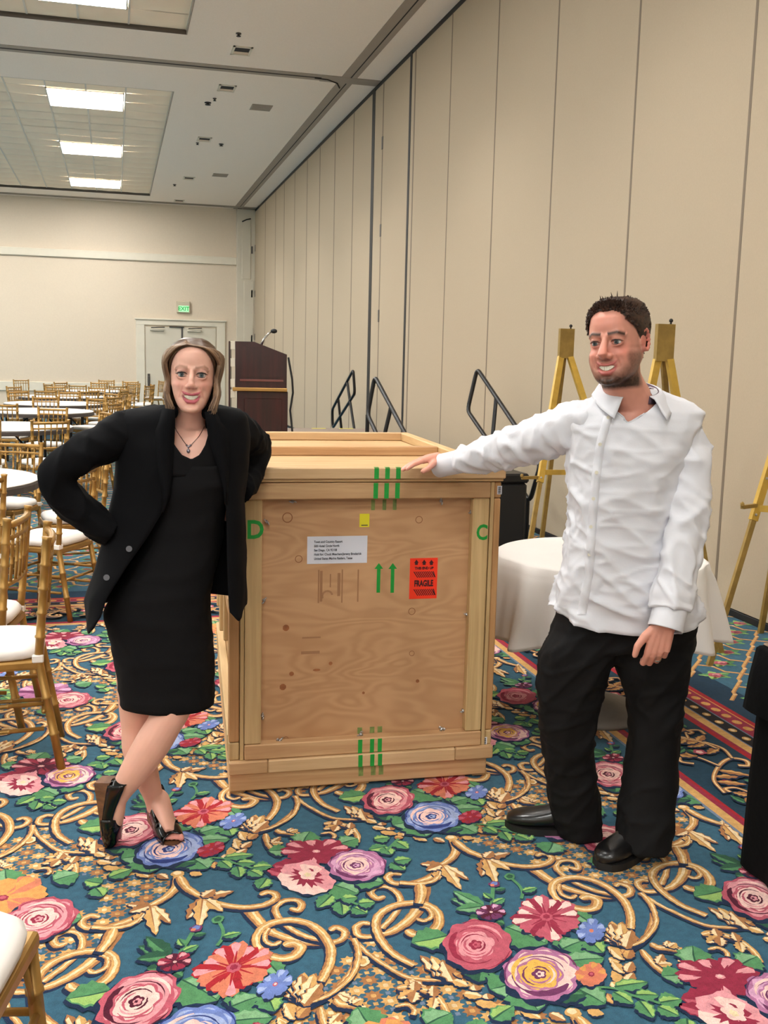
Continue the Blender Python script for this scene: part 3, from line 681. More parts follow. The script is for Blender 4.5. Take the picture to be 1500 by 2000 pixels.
railL = (Rl, [(mixp(Rl[0], Rl[3], .33), mixp(Rl[1], Rl[2], .33)), (mixp(Rl[1], Rl[2], .33), Vector((mixp(Rl[1], Rl[2], .33).x, 9.6, .1))), (Rl[1], Vector((Rl[1].x + .0, 9.74, .12)))])
stairs('near black stage steps with tall tube handrails, close to the partition wall', 9.84, -1, 2.55, 3.45, [railR, railL])
F0 = [at(690, 722, 14.7), at(693, 768, 14.7), at(650, 836, 16.0), at(649, 800, 16.0)]
railF = (F0, [(mixp(F0[0], F0[3], .28), at(692, 838, 14.8)), (mixp(F0[0], F0[3], .7), at(667, 838, 15.6))])
stairs('far black stage steps with a slim handrail beyond the lectern', 14.42, 1, 2.75, 3.4, [railF])
# black equipment box near the stage steps
eb = tag(empty('equipment_case', (3.1, 8.0, 0)), 'black equipment case on the floor behind the crate near the steps', 'case')
MB().box(-.3, .18, -.2, .3, .0, .62, bevel=.02).build('case_body', M_black, eb)
MB().box(-.31, .19, -.21, .31, .622, .70, bevel=.015).build('case_lid', M_rail_b, eb)
for z in (.3, .62): MB().box(.18, .195, -.06, .06, z - .02, z + .02, bevel=.004).build('catch', M_alu, eb)

# lectern, side on
M_mahog = mat('mahogany', srgb(58, 18, 20), .32, rgb2=srgb(36, 10, 13), vscale=3, stretch=(6, 6, .6), coat=.3)
M_brass = mat('brass', srgb(190, 150, 90), .3, metal=.9)
lt = tag(empty('lectern', (1.63, 12.0, SZ + .001), math.radians(-7.5)), 'dark mahogany lectern with sloping top and gooseneck microphone on the stage', 'lectern')
ly0, ly1 = -.33, .33
prof_up = [(-.27, .64), (.31, .64), (.31, 1.02), (-.06, 1.155), (-.27, 1.155)]
MB().prism([(x, ly0, z) for x, z in prof_up], (0, ly1 - ly0, 0)).build('upper_body', M_mahog, lt)
MB().box(-.25, .325, ly0 + .03, ly1 - .03, .04, .60, bevel=.006).build('lower_body', M_mahog, lt)
MB().box(-.29, .335, ly0 - .01, ly1 + .01, 0, .06, bevel=.01).build('plinth', M_mahog, lt)
MB().box(-.3, .315, ly0 - .015, ly1 + .015, .60, .64, bevel=.006).build('brass_band', M_brass, lt)
MB().box(-.22, .27, ly0 - .012, ly0, .71, .735, bevel=.004).build('moulding', mat('moulding_gloss', srgb(112, 66, 62), .2, coat=.4), lt)
MB().prism([(-.2, ly0 - .01, .76), (.27, ly0 - .01, .76), (.27, ly0 - .01, .985), (-.07, ly0 - .01, 1.1), (-.2, ly0 - .01, 1.1)], (0, .012, 0)).build('raised_panel', M_mahog, lt)
MB().box(-.17, .26, ly0 + .018, ly0 + .031, .12, .52, bevel=.005).build('raised_panel', M_mahog, lt)
MB().box(-.345, -.325, ly0, ly1, .02, 1.155, bevel=.003).build('front_panel', M_mahog, lt)
for z in (.25, .58, .70, .93, 1.12): MB().box(-.326, -.27, ly0 + .01, ly0 + .05, z - .06, z + .035, bevel=.004).build('spacer', M_offwhite, lt)
mic = [(.02, -.05, 1.12), (.05, -.05, 1.19), (.1, -.05, 1.25), (.13, -.05, 1.27)]
MB().tube(mic, [.016, .013, .011, .01], 8).build('gooseneck', mat('chrome', srgb(206, 206, 208), .15, metal=1), lt, smooth=True)
MB().ball((.165, -.05, 1.285), .027, 2, (1.5, 1, 1)).build('microphone', M_black, lt, smooth=True)
tag(MB().tube([(1.925, 11.72, 1.60), (1.965, 11.68, 1.35), (1.975, 11.68, 1.2), (1.945, 11.68, 1.0), (1.97, 11.66, .75), (2.0, 11.64, .63), (2.2, 11.6, .625)], .012, 6).build('microphone_cable', M_black, smooth=True), 'black cable hanging down the side of the mahogany lectern', 'cable')
# ---------------------------------------------------------------- gold ballroom chairs and round tables
M_gchair = mat('gold_chair', srgb(168, 128, 66), .38, metal=.5, var=.14, vscale=18)
M_seat = mat('seat_white', srgb(236, 230, 224), .75, var=.015, vscale=8, sheen=.1)
M_seatunder = mat('seat_grey', srgb(170, 150, 140), .8)
def bamboo(p, q, r, n=8, rings=4, tip=0.0):
    """turned leg with bamboo-like raised rings"""
    p, q = Vector(p), Vector(q); pts = []; rad = []
    for k in range(rings + 1):
        f = k / rings
        if 0 < k < rings:
            for df, rr in ((-.014, r), (-.008, r * 1.22), (.008, r * 1.22), (.014, r)): pts.append(p + (q - p) * (f + df)); rad.append(rr)
        else: pts.append(p + (q - p) * f); rad.append(r)
    return pts, rad
def chair_parts():
    """meshes of one chair: origin on the floor under the seat, back at +y, front at -y"""
    P = []
    def add(name, b, m, smooth=True): P.append((name, b.mesh(name, smooth), m))
    # back posts: from floor up, leaning back
    for s in (-1, 1):
        lo, kn, top = Vector((s * .178, .245, 0)), Vector((s * .172, .172, .44)), Vector((s * .19, .212, .905))
        a, ra = bamboo(lo, kn, .0165, rings=3); c, rc = bamboo(kn, top, .0165, rings=5)
        add('back_post', MB().tube(a + c[1:] + [top + Vector((0, .002, .012))], ra + rc[1:] + [.02], 8), M_gchair)
    for s in (-1, 1):
        a, ra = bamboo((s * .195, -.215, 0), (s * .185, -.185, .425), .0165, rings=4)
        add('leg', MB().tube(a, ra, 8), M_gchair)
    def yz(z): return .172 + .04 * (z - .44) / .465
    for nm, z, r in (('crest_rail', .885, .015), ('back_rail', .83, .010), ('back_rail', .63, .011)):
        hw = .172 + .018 * (z - .44) / .465
        pts = [Vector((hw * u, yz(z) + .022 * (1 - u * u), z)) for u in (-1, -.6, -.2, .2, .6, 1)]
        add(nm, MB().tube(pts, r, 7), M_gchair)
    for u in (-.66, -.33, 0, .33, .66):
        z0, z1 = .63, .885; h0, h1 = .18, .19
        a, ra = bamboo((h0 * u, yz(z0) + .022 * (1 - u * u), z0), (h1 * u, yz(z1) + .022 * (1 - u * u), z1), .0075, rings=3)
        add('spindle', MB().tube(a, ra, 6), M_gchair)
    b = MB(); o = [(-.2, -.205), (.2, -.205), (.185, .19), (-.185, .19)]
    b.prism([(x, y, .405) for x, y in o], (0, 0, .042)); bmesh.ops.bevel(b.b, geom=list(b.b.edges), offset=.012, segments=2, affect='EDGES', profile=.5)
    add('seat_frame', b, M_gchair, False)
    # cushion: rounded square pad with a domed top
    b = MB(); n = 32; rings = []
    for rr, z in ((.0, .503), (.5, .502), (.8, .498), (.94, .49), (1.0, .474), (.985, .456), (.93, .448)):
        ring = []
        for k in range(n):
            a = 2 * PI * k / n; c, s = math.cos(a), math.sin(a); q = (abs(c) ** 4.5 + abs(s) ** 4.5) ** (-1 / 4.5)
            x, y = q * c * .202 * rr, q * s * .2 * rr; x *= 1 - .05 * (y / .2)
            ring.append(b.b.verts.new((x, y - .005, z))) if rr else None
        rings.append(ring if rr else [b.b.verts.new((0, -.005, z))])
    for A, B in zip(rings, rings[1:]):
        for k in range(n):
            if len(A) == 1: b.b.faces.new((A[0], B[k], B[(k + 1) % n]))
            else: b.b.faces.new((A[k], B[k], B[(k + 1) % n], A[(k + 1) % n]))
    b.b.faces.new(rings[-1])
    add('cushion', b, M_seat)
    for s in (-1, 1):
        b = MB(); b.box(s * .172 - .022, s * .172 + .022, .148, .19, .435, .465, bevel=.004); add('cushion_tie', b, M_seat, False)
    for z in (.17, .27):
        for s in (-1, 1):
            a, ra = bamboo((s * .19, -.20, z), (s * .176, .185, z), .0085, rings=3); add('stretcher', MB().tube(a, ra, 6), M_gchair)
    for z, y in ((.27, -.198), (.2, -.205), (.24, .185)):
        a, ra = bamboo((-.188, y, z), (.188, y, z), .0085, rings=3); add('stretcher', MB().tube(a, ra, 6), M_gchair)
    for s in (-1, 1): add('brace', MB().tube([(s * .187, -.19, .28), (s * .13, -.195, .40)], .007, 5), M_gchair)
    return P
CHAIR = chair_parts(); chair_src = None
def chair(x, y, face, label, group):
    """face = heading of the sitter's eyes, degrees anticlockwise from +x"""
    global chair_src
    rz = math.radians(face + 90)
    if chair_src is None:
        e = empty('ballroom_chair', (x, y, 0), rz)
        for nm, me, m in CHAIR: link(nm, me, m, e)
        chair_src = e
    else:
        e = copy_tree(chair_src); e.location = (x, y, 0); e.rotation_euler = (0, 0, rz)
    return tag(e, label, 'chair', group)
M_ttop = mat('table_laminate', srgb(238, 234, 228), .45, var=.01, vscale=3)
M_tedge = mat('table_edge', srgb(74, 66, 62), .5)
TAB = [('tabletop', MB().lathe([(0, .762), (.77, .762), (.78, .757), (.78, .752), (0, .752)], n=56).mesh('tabletop'), M_ttop),
       ('rim', MB().lathe([(.783, .75), (.788, .74), (.783, .70), (.76, .70), (.76, .75)], n=56).mesh('rim'), M_tedge),
       ('underside', MB().lathe([(0, .748), (.755, .748), (.755, .725), (0, .725)], n=40).mesh('underside'), M_dark)]
for s in (-1, 1):
    TAB.append(('folding_leg', MB().tube([(s * .45, -.3, 0), (s * .45, -.3, .69), (s * .45, .3, .69), (s * .45, .3, 0)], .016, 8).tube([(s * .45, -.3, .12), (s * .45, .3, .12)], .012, 6).mesh('folding_leg'), M_black))
    TAB.append(('leg_brace', MB().tube([(s * .45, 0, .3), (s * .1, 0, .71)], .012, 6).mesh('leg_brace'), M_black))
tab_src = None
def round_table(x, y, label):
    global tab_src
    if tab_src is None:
        e = empty('banquet_table', (x, y, 0))
        for nm, me, m in TAB: link(nm, me, m, e)
        tab_src = e
    else: e = copy_tree(tab_src); e.location = (x, y, 0)
    return tag(e, label, 'table', 'round white banquet tables')
# near chairs, one by one
chair(-.475, 4.13, 183, 'gold chair nearest the woman, its back edge-on with a white tied cushion', 'gold chairs near the camera')
chair(-.62, 4.63, 172, 'gold chair just beyond the edge-on chair by the woman, cut by the left side', 'gold chairs near the camera')
chair(-.405, 1.882, -13, 'corner of a gold chair with white cushion at the bottom left of the photo', 'gold chairs near the camera')
chair(-.40, 6.53, 150, 'gold chair with thick white cushion beside the woman\'s bent elbow', 'gold chairs near the camera')
ORD = ['first', 'second', 'third', 'fourth', 'fifth', 'sixth']
tabs = [(-1.28, 7.2), (-1.25, 12.3), (-1.08, 15.55), (-.98, 17.9), (-.99, 20.7), (-.35, 24.1)]
for k, (x, y) in enumerate(tabs):
    round_table(x, y, 'round white table, %s of the six going back from the woman\'s elbow' % ORD[k])
ring = {0: [(10, 1.0), (62, 1.0), (-68, 1.12), (100, 1.0)],
        1: [(-66, 1.3), (-14, .98), (20, 1.0), (66, 1.02), (-92, 1.25), (112, 1.0)],
        2: [(-76, 1.02), (-28, 1.0), (12, .98), (48, 1.0), (88, 1.02), (-106, 1.04), (130, 1.0)],
        3: [(-74, 1.0), (-38, 1.02), (4, 1.02), (40, 1.0), (80, 1.0), (-108, 1.0), (122, 1.0)],
        4: [(-64, 1.0), (-22, 1.04), (18, 1.02), (58, 1.0), (98, 1.0), (-100, 1.02), (140, 1.0)],
        5: [(-70, 1.02), (-30, 1.05), (10, 1.0), (50, 1.0), (90, 1.0), (-110, 1.0), (135, 1.0), (-150, 1.0)]}
placed = [(-.475, 4.13), (-.62, 4.63), (-.40, 6.53)]
for k, lst in ring.items():
    x, y = tabs[k]
    lst = sorted(lst, key=lambda q: q[0] if q[0] > -115 else q[0] + 360)
    for c_, (a, r) in enumerate(lst):
        cx, cy = x + r * math.cos(math.radians(a)), y + r * math.sin(math.radians(a))
        if any((cx - u) ** 2 + (cy - v) ** 2 < .56 ** 2 for u, v in placed): continue
        placed.append((cx, cy))
        chair(cx, cy, a + 180, 'gold chair at the %s round table, %s from the camera going round by the aisle' % (ORD[k], (ORD + ['seventh', 'eighth'])[c_]), 'gold chairs around the %s table' % ORD[k])
for k, (x, y, f) in enumerate(((1.0, 27.6, 200), (.15, 21.9, 200), (.1, 18.9, 170), (.35, 26.5, 260), (-2.1, 26.4, 300), (-.2, 27.4, 270))):
    if any((x - u) ** 2 + (y - v) ** 2 < .5 ** 2 for u, v in placed): continue
    chair(x, y, f, ['gold chair standing in front of the double doors', 'spare gold chair beside the fifth table', 'spare gold chair beside the fourth table', 'gold chair between the last table and the doors', 'gold chair by the far wall at the left', 'gold chair against the far wall rail'][k], 'spare gold chairs')
# ---------------------------------------------------------------- the flowered carpet, drawn as flat inlaid shapes
CARP = {k: np.array(srgb(*v)) for k, v in dict(
    teal=(54, 94, 114), navy=(26, 42, 70), gold=(206, 160, 98), tan=(164, 112, 70), cream=(232, 208, 166), pale=(240, 200, 190), pink=(222, 150, 156), rose=(186, 88, 104),
    crimson=(146, 42, 66), maroon=(84, 24, 46), dkgreen=(46, 88, 66), green=(84, 138, 92), ltgreen=(150, 184, 104), sage=(126, 170, 126), blue=(108, 128, 188), ltblue=(158, 172, 210), dkblue=(44, 60, 122),
    mauve=(176, 112, 150), plum=(110, 52, 92), lilac=(212, 160, 190), coral=(206, 120, 92), orange=(212, 150, 84), yellow=(228, 178, 84), red=(164, 34, 44), grey=(112, 126, 148), black=(28, 24, 30), deep=(22, 52, 74), bteal=(30, 60, 78)).items()}
rc = random.Random(11)
class Ink:
    """list of (polygon [(x, y)...], colour) in floor metres; later ones lie on top"""
    def __init__(s): s.L = []
    def add(s, pts, col): s.L.append((np.array(pts, float), col))
    def blob(s, c, ax, ay, r0, col, n=7, dep=.12, ph=0.0, seg=None, jit=.03):
        """scalloped round: ax, ay = half axes as 2d vectors"""
        seg = seg or max(14, n * 5); pts = []
        for k in range(seg):
            a = 2 * PI * k / seg
            r = r0 * (1 - dep * (1 - abs(math.sin(n * a / 2 + ph))) + rc.uniform(-jit, jit))
            pts.append(c + ax * (r * math.cos(a)) + ay * (r * math.sin(a)))
        s.add(pts, col)
    def strip(s, pts, wid, col, off=0.0, jit=.0):
        """band along points; wid one per point; off shifts sideways (fraction of width)"""
        P = np.array(pts); n = len(P); t = np.gradient(P, axis=0); t /= np.linalg.norm(t, axis=1)[:, None] + 1e-9
        nr = np.stack([-t[:, 1], t[:, 0]], 1); W = np.array(wid) if hasattr(wid, '__len__') else np.full(n, wid)
        j1 = np.array([rc.uniform(-jit, jit) for _ in range(n)]); j2 = np.array([rc.uniform(-jit, jit) for _ in range(n)])
        A = P + nr * (W * (.5 + off) + j1)[:, None]; B = P - nr * (W * (.5 - off) + j2)[:, None]
        for k in range(n - 1): s.add([A[k], A[k + 1], B[k + 1], B[k]], col)
    def leaf(s, p, q, w, c1, c2, shadow=True, serr=0.12, vein=None, so=1.0):
        p, q = np.array(p, float), np.array(q, float); d = q - p; nr = np.array([-d[1], d[0]]); nr = nr / (np.linalg.norm(nr) + 1e-9) * w
        def side(sg, sc=1.0, k0=0):
            out = []
            for k in range(9):
                u = k / 8; ww = math.sin(PI * u ** .8) ** .85 * sc * (1 + (serr if k % 2 else -serr)); out.append(p + d * u + nr * (sg * ww))
            return out
        if shadow:
            o = np.array([-.006, -.012]) * so; s.add([v + o for v in side(1, 1.08)] + [v + o for v in side(-1, 1.08)[::-1]], 'navy')  # navy offset belongs to the carpet's own printed design
        s.add(side(1) + side(-1)[::-1], c1)
        s.add([p + d * .08] + side(1, .8)[1:-1] + [q - d * .08] + [p + d * .5 + nr * .08, p + d * .25 + nr * .05], c2)
        if vein: s.strip([p, p + d * .5 + nr * .05, q], [.006, .005, .002], vein)
def V(*a): return np.array(a, float)
def spline(pts, per=7):
    P = [np.array(p, float) for p in pts]; P = [2 * P[0] - P[1]] + P + [2 * P[-1] - P[-2]]; out = []
    for i in range(1, len(P) - 2):
        for k in range(per):
            t = k / per; a, b, c, d = P[i - 1:i + 3]
            out.append(.5 * ((2 * b) + (c - a) * t + (2 * a - 5 * b + 4 * c - d) * t * t + (3 * b - a - 3 * c + d) * t ** 3))
    out.append(P[-2]); return out
CROP = {1: (500, 1640), 2: (820, 1640), 3: (1140, 1640), 4: (180, 1640)}
def fl2(c, x, y):
    """crop reading -> floor metres"""
    o = CROP[c]; return on(o[0] + x * .24, o[1] + y * .24, 2, 0)[:2]
def P_(c, *xy): return [fl2(c, xy[i], xy[i + 1]) for i in range(0, len(xy), 2)]
LA, LB = V(.914, .055), V(.0, .962)      # repeat of the pattern

def scroll(ink, pts, w0, w1, hi=1):
    S = spline(pts); n = len(S)
    W = np.array([w0 + (w1 - w0) * k / (n - 1) for k in range(n)]); W[:4] *= [.45, .7, .88, .97]
    S = np.array(S)
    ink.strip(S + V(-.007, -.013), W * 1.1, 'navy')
    ink.strip(S, W * 1.04, 'tan', jit=.0016)
    ink.strip(S, W * .74, 'gold', off=.12 * hi, jit=.0018)
    ink.strip(S, W * .22, 'cream', off=.46 * hi / .5 * .42, jit=.0018)
def acanth(ink, base, tips, w, c=('tan', 'gold', 'cream')):
    for k, t in enumerate(tips):
        ink.leaf(base, t, w, 'gold' if k % 2 else 'tan', c[2], serr=.2, so=.5)
        b, q = np.array(base, float), np.array(t, float); ink.strip([b, b + (q - b) * .7], [.006, .002], 'tan')
def chain(ink, pairs, w):
    for k, (a, b) in enumerate(pairs): ink.leaf(a, b, w, 'tan' if k % 2 else 'gold', 'cream' if k % 3 != 1 else 'gold', serr=.1, so=.5)
def axes_of(cn, c, r, t):
    c0, a, b = fl2(cn, *c), fl2(cn, *r), fl2(cn, *t); return c0, a - c0, b - c0
def rose(ink, c, ax, ay, pal, rot=0.0):
    dk, md, lt, pl_ = pal
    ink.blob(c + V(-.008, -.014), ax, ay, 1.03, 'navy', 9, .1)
    ink.blob(c, ax, ay, 1.0, md, 9, .13, rot)
    ink.blob(c, ax, ay, .90, lt, 9, .16, rot + .1)
    def arc(r, a0, a1, w, col, cc=c):
        m = max(5, int((a1 - a0) * 7)); pts = [cc + ax * (r * math.cos(a)) + ay * (r * math.sin(a)) for a in np.linspace(a0, a1, m)]
        L_ = np.linalg.norm(ax); ws = [w * L_ * max(.15, math.sin(PI * (k + .5) / m)) for k in range(m)]
        ink.strip(pts, ws, col, jit=.0012)
    a = rot * 2
    arc(.74, a + 1.9, a + 3.6, .3, dk); arc(.86, a + 1.7, a + 3.7, .1, md); arc(.77, a + 4.6, a + 6.6, .16, md); arc(.72, a - .3, a + 1.4, .12, pl_)
    c2 = c + ax * -.06 + ay * -.04
    ink.blob(c2, ax, ay, .62, md, 7, .14, rot + .5); ink.blob(c2, ax, ay, .56, pl_, 7, .18, rot + .2)
    for r, a0, ln, w_, cl in ((.66, .2, 2.2, .05, dk), (.68, 3.2, 2.3, .06, dk), (.5, a + 1, 1.9, .06, md), (.48, a + 3.4, 2.2, .07, md), (.40, a + .2, 2.4, .06, dk), (.38, a + 3, 2, .07, lt), (.3, a + 1.4, 2.6, .07, md), (.26, a + 4.3, 2.1, .06, dk), (.92, a + .3, 1.2, .05, dk), (.93, a + 4.3, 1.1, .05, dk)):
        arc(r, a0, a0 + ln, w_, cl, c2 if r < .8 else c)
    ink.blob(c2, ax, ay, .2, dk, 5, .25); ink.blob(c2 + ax * .03, ax, ay, .12, lt, 5, .3); ink.blob(c2, ax, ay, .05, dk, 4, .3)
def daisy(ink, c, ax, ay, n, pal, cen, rot=0.0, wid=.36, inner=.2):
    dk, md, lt = pal
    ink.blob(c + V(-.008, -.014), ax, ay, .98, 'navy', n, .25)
    ink.blob(c, ax, ay, .62, dk, n, .2, rot)
    for k in range(n):
        a = rot + 2 * PI * k / n; u = ax * math.cos(a) + ay * math.sin(a); v = -ax * math.sin(a) + ay * math.cos(a); s = 1 + .1 * math.sin(k * 2.3)
        up = math.sin(a) > -.2
        ink.add([c + u * .12, c + u * .5 * s + v * wid * .8, c + u * .86 * s + v * wid, c + u * 1.0 * s + v * wid * .45, c + u * .95 * s, c + u * 1.02 * s - v * wid * .4, c + u * .84 * s - v * wid, c + u * .45 * s - v * wid * .75], md if k % 2 else dk)
        ink.add([c + u * .4, c + u * .6 * s + v * wid * .55, c + u * .9 * s + v * wid * .7, c + u * .97 * s + v * .05, c + u * .9 * s - v * wid * .3, c + u * .62 * s - v * wid * .12], lt if up or k % 3 == 0 else md)
        ink.strip([c + u * .15, c + u * .62 * s], [np.linalg.norm(ax) * .09, .003], dk)
    if inner:
        ink.blob(c, ax, ay, inner, cen[0], 7, .15); ink.blob(c + ay * .02, ax, ay, inner * .55, cen[1], 6, .15)
def peony(ink, c, ax, ay, pal):
    dk, md, lt = pal
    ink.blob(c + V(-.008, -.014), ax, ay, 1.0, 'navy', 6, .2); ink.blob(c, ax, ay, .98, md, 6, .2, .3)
    for a, r, w_, cl in ((3.5, 1.05, .42, lt), (4.3, 1.0, .46, lt), (5.15, 1.0, .45, lt), (5.9, 1.0, .40, md), (2.7, 1.0, .34, md), (.5, .8, .4, md), (1.4, .7, .42, lt)):
        u = ax * math.cos(a) + ay * math.sin(a); v = -ax * math.sin(a) + ay * math.cos(a)
        ink.add([c + u * .1, c + u * .5 * r + v * w_ * .7, c + u * .85 * r + v * w_, c + u * r + v * w_ * .6, c + u * .97 * r + v * .1, c + u * 1.02 * r - v * w_ * .5, c + u * .85 * r - v * w_, c + u * .45 * r - v * w_ * .7], cl)
        ink.add([c + u * .1, c + u * .3 + v * w_ * .4, c + u * .62 * r + v * .1, c + u * .5, c + u * .66 * r - v * .12, c + u * .3 - v * w_ * .4], dk)
    ink.blob(c + ay * .12, ax, ay, .34, lt, 5, .3, .7); ink.blob(c + ay * .1, ax, ay, .14, 'cream', 5, .3)

def scroll_layer(ink, trellis):
    w = .030
    # right and left interlaced scroll pairs
    scroll(ink, P_(1, 980, 780, 1120, 740, 1260, 640, 1340, 520, 1362, 380), .024, .046, 1)
    scroll(ink, P_(1, 935, 690, 870, 680, 815, 715, 850, 785, 985, 785), .022, .024, -1)
    scroll(ink, P_(1, 1050, 462, 985, 480, 930, 430, 985, 385, 1085, 390, 1160, 450, 1175, 520, 1120, 620, 1025, 725), .024, .02, -1)
    scroll(ink, P_(1, 1185, 288, 1120, 275, 1070, 305, 1120, 352, 1250, 358, 1390, 315, 1520, 245), .024, .026, -1)
    scroll(ink, P_(1, 1225, 735, 1290, 772, 1400, 765, 1480, 700, 1480, 605, 1395, 535, 1260, 518, 1110, 545, 1000, 620, 980, 720, 1025, 825, 1120, 930, 1290, 1025), .034, .024, -1)
    scroll(ink, P_(1, 1305, 642, 1365, 662, 1425, 628, 1405, 570, 1340, 545), .018, .014, -1)
    scroll(ink, P_(1, 600, 745, 650, 715, 725, 752, 700, 815, 600, 850), .022, .024, -1)
    scroll(ink, P_(1, 560, 852, 400, 842, 210, 790, 85, 728, -20, 620, -60, 555), .02, .042, -1)
    scroll(ink, P_(1, 275, 562, 345, 580, 372, 528, 325, 495, 225, 502, 158, 560, 185, 640, 275, 725, 400, 790, 550, 828), .024, .02, 1)
    scroll(ink, P_(4, 1365, 455, 1425, 430, 1490, 445, 1490, 490, 1380, 540, 1210, 555, 1020, 525, 900, 480), .024, .026, -1)
    scroll(ink, P_(1, 225, 870, 300, 850, 362, 882, 310, 950, 200, 970, 80, 930, 12, 835, 40, 745, 130, 685, 280, 660, 430, 690, 540, 770, 605, 880, 605, 985, 570, 1080, 525, 1160), .034, .026, 1)
    scroll(ink, P_(1, 205, 832, 140, 860, 80, 830, 78, 770, 110, 728), .018, .014, 1)
    # upper finial with acanthus
    scroll(ink, P_(4, 700, 285, 690, 380, 620, 460, 520, 520, 420, 565), .034, .022, -1)
    scroll(ink, P_(4, 705, 300, 760, 390, 850, 450, 940, 490), .034, .022, 1)
    ink.blob(fl2(4, 695, 285), V(.022, 0), V(0, .02), 1, 'gold', 5, .1); ink.blob(fl2(4, 693, 278), V(.013, 0), V(0, .012), 1, 'cream', 5, .1)
    acanth(ink, fl2(4, 470, 540), P_(4, 280, 535, 335, 705, 640, 690, 520, 785, 300, 600), .021)
    acanth(ink, fl2(4, 900, 480), P_(4, 1155, 425, 1065, 592, 770, 655, 870, 725, 1000, 410), .021)
    scroll(ink, P_(4, 400, 640, 300, 700, 150, 725, 0, 715), .018, .024, 1)
    scroll(ink, P_(4, 175, 730, 130, 830, 60, 920), .042, .026, 1)
    # lower finial
    scroll(ink, P_(1, 795, 815, 830, 930, 790, 1050, 700, 1170, 600, 1265, 440, 1350), .016, .02, 1)
    scroll(ink, P_(1, 800, 820, 900, 925, 1050, 1030, 1220, 1125, 1400, 1150, 1560, 1145), .016, .016, 1)
    if trellis:
        acanth(ink, fl2(1, 640, 1260), P_(1, 790, 1305, 660, 1400, 800, 1420), .018); acanth(ink, fl2(1, 1230, 1140), P_(1, 1420, 1270, 1330, 1320), .018)
        ink.blob(fl2(1, 860, 995), V(.022, 0), V(0, .026), 1, 'cream', 6, .1); ink.blob(fl2(1, 860, 998), V(.014, 0), V(0, .016), 1, 'gold', 6, .1)
    # acanthus chains
    acanth(ink, fl2(1, 330, 1330), P_(1, 310, 1190, 395, 1090, 490, 1095), .026); chain(ink, [P_(1, 330, 1440, 230, 1340), P_(1, 380, 1450, 380, 1340), P_(1, 260, 1500, 180, 1455)], .02)
    acanth(ink, fl2(2, 290, 1180), P_(2, 0, 950, 90, 955, 180, 985), .026)
    chain(ink, [P_(2, 270, 1150, 395, 1205), P_(2, 290, 1120, 330, 1100), P_(2, 350, 1260, 515, 1290), P_(2, 460, 1240, 440, 1190), P_(2, 450, 1330, 655, 1370), P_(2, 560, 1310, 545, 1260), P_(2, 670, 1330, 715, 1395), P_(2, 615, 1410, 720, 1425), P_(2, 820, 1390, 990, 1470), P_(2, 1050, 1420, 1190, 1485), P_(2, 1360, 1400, 1500, 1430)], .017)
    chain(ink, [P_(3, 330, 990, 215, 890), P_(3, 350, 980, 385, 890), P_(3, 330, 1100, 225, 990), P_(3, 350, 1090, 395, 1000), P_(3, 320, 1190, 230, 1075), P_(3, 345, 1180, 405, 1090), P_(3, 285, 1215, 225, 1165), P_(3, 265, 1350, 190, 1260)], .017)
    acanth(ink, fl2(3, 350, 900), P_(3, 210, 680, 300, 680, 390, 740), .026)
    scroll(ink, P_(3, 395, 870, 500, 810, 580, 700, 575, 600, 530, 510, 460, 440), .014, .02, -1)
    # broken c-scroll over the flower group
    scroll(ink, P_(3, 470, 905, 545, 1000, 640, 1085, 740, 1110), .024, .016, 1); scroll(ink, P_(3, 545, 850, 600, 885, 700, 895, 800, 912), .022, .03, 1)
    scroll(ink, P_(3, 770, 945, 825, 960, 825, 1000, 765, 990), .014, .016, 1); acanth(ink, fl2(3, 610, 1030), P_(3, 640, 940, 720, 1020), .016); acanth(ink, fl2(3, 700, 890), P_(3, 680, 830, 750, 850), .016)
    scroll(ink, P_(3, 960, 780, 1080, 775, 1250, 825, 1380, 920, 1440, 1010), .03, .018, 1); acanth(ink, fl2(3, 1100, 800), P_(3, 1060, 730, 1000, 850, 1120, 880), .018); acanth(ink, fl2(3, 1260, 840), P_(3, 1210, 760, 1290, 930), .016)
    scroll(ink, P_(3, 1010, 905, 1090, 890, 1160, 925, 1170, 960), .012, .016, 1)

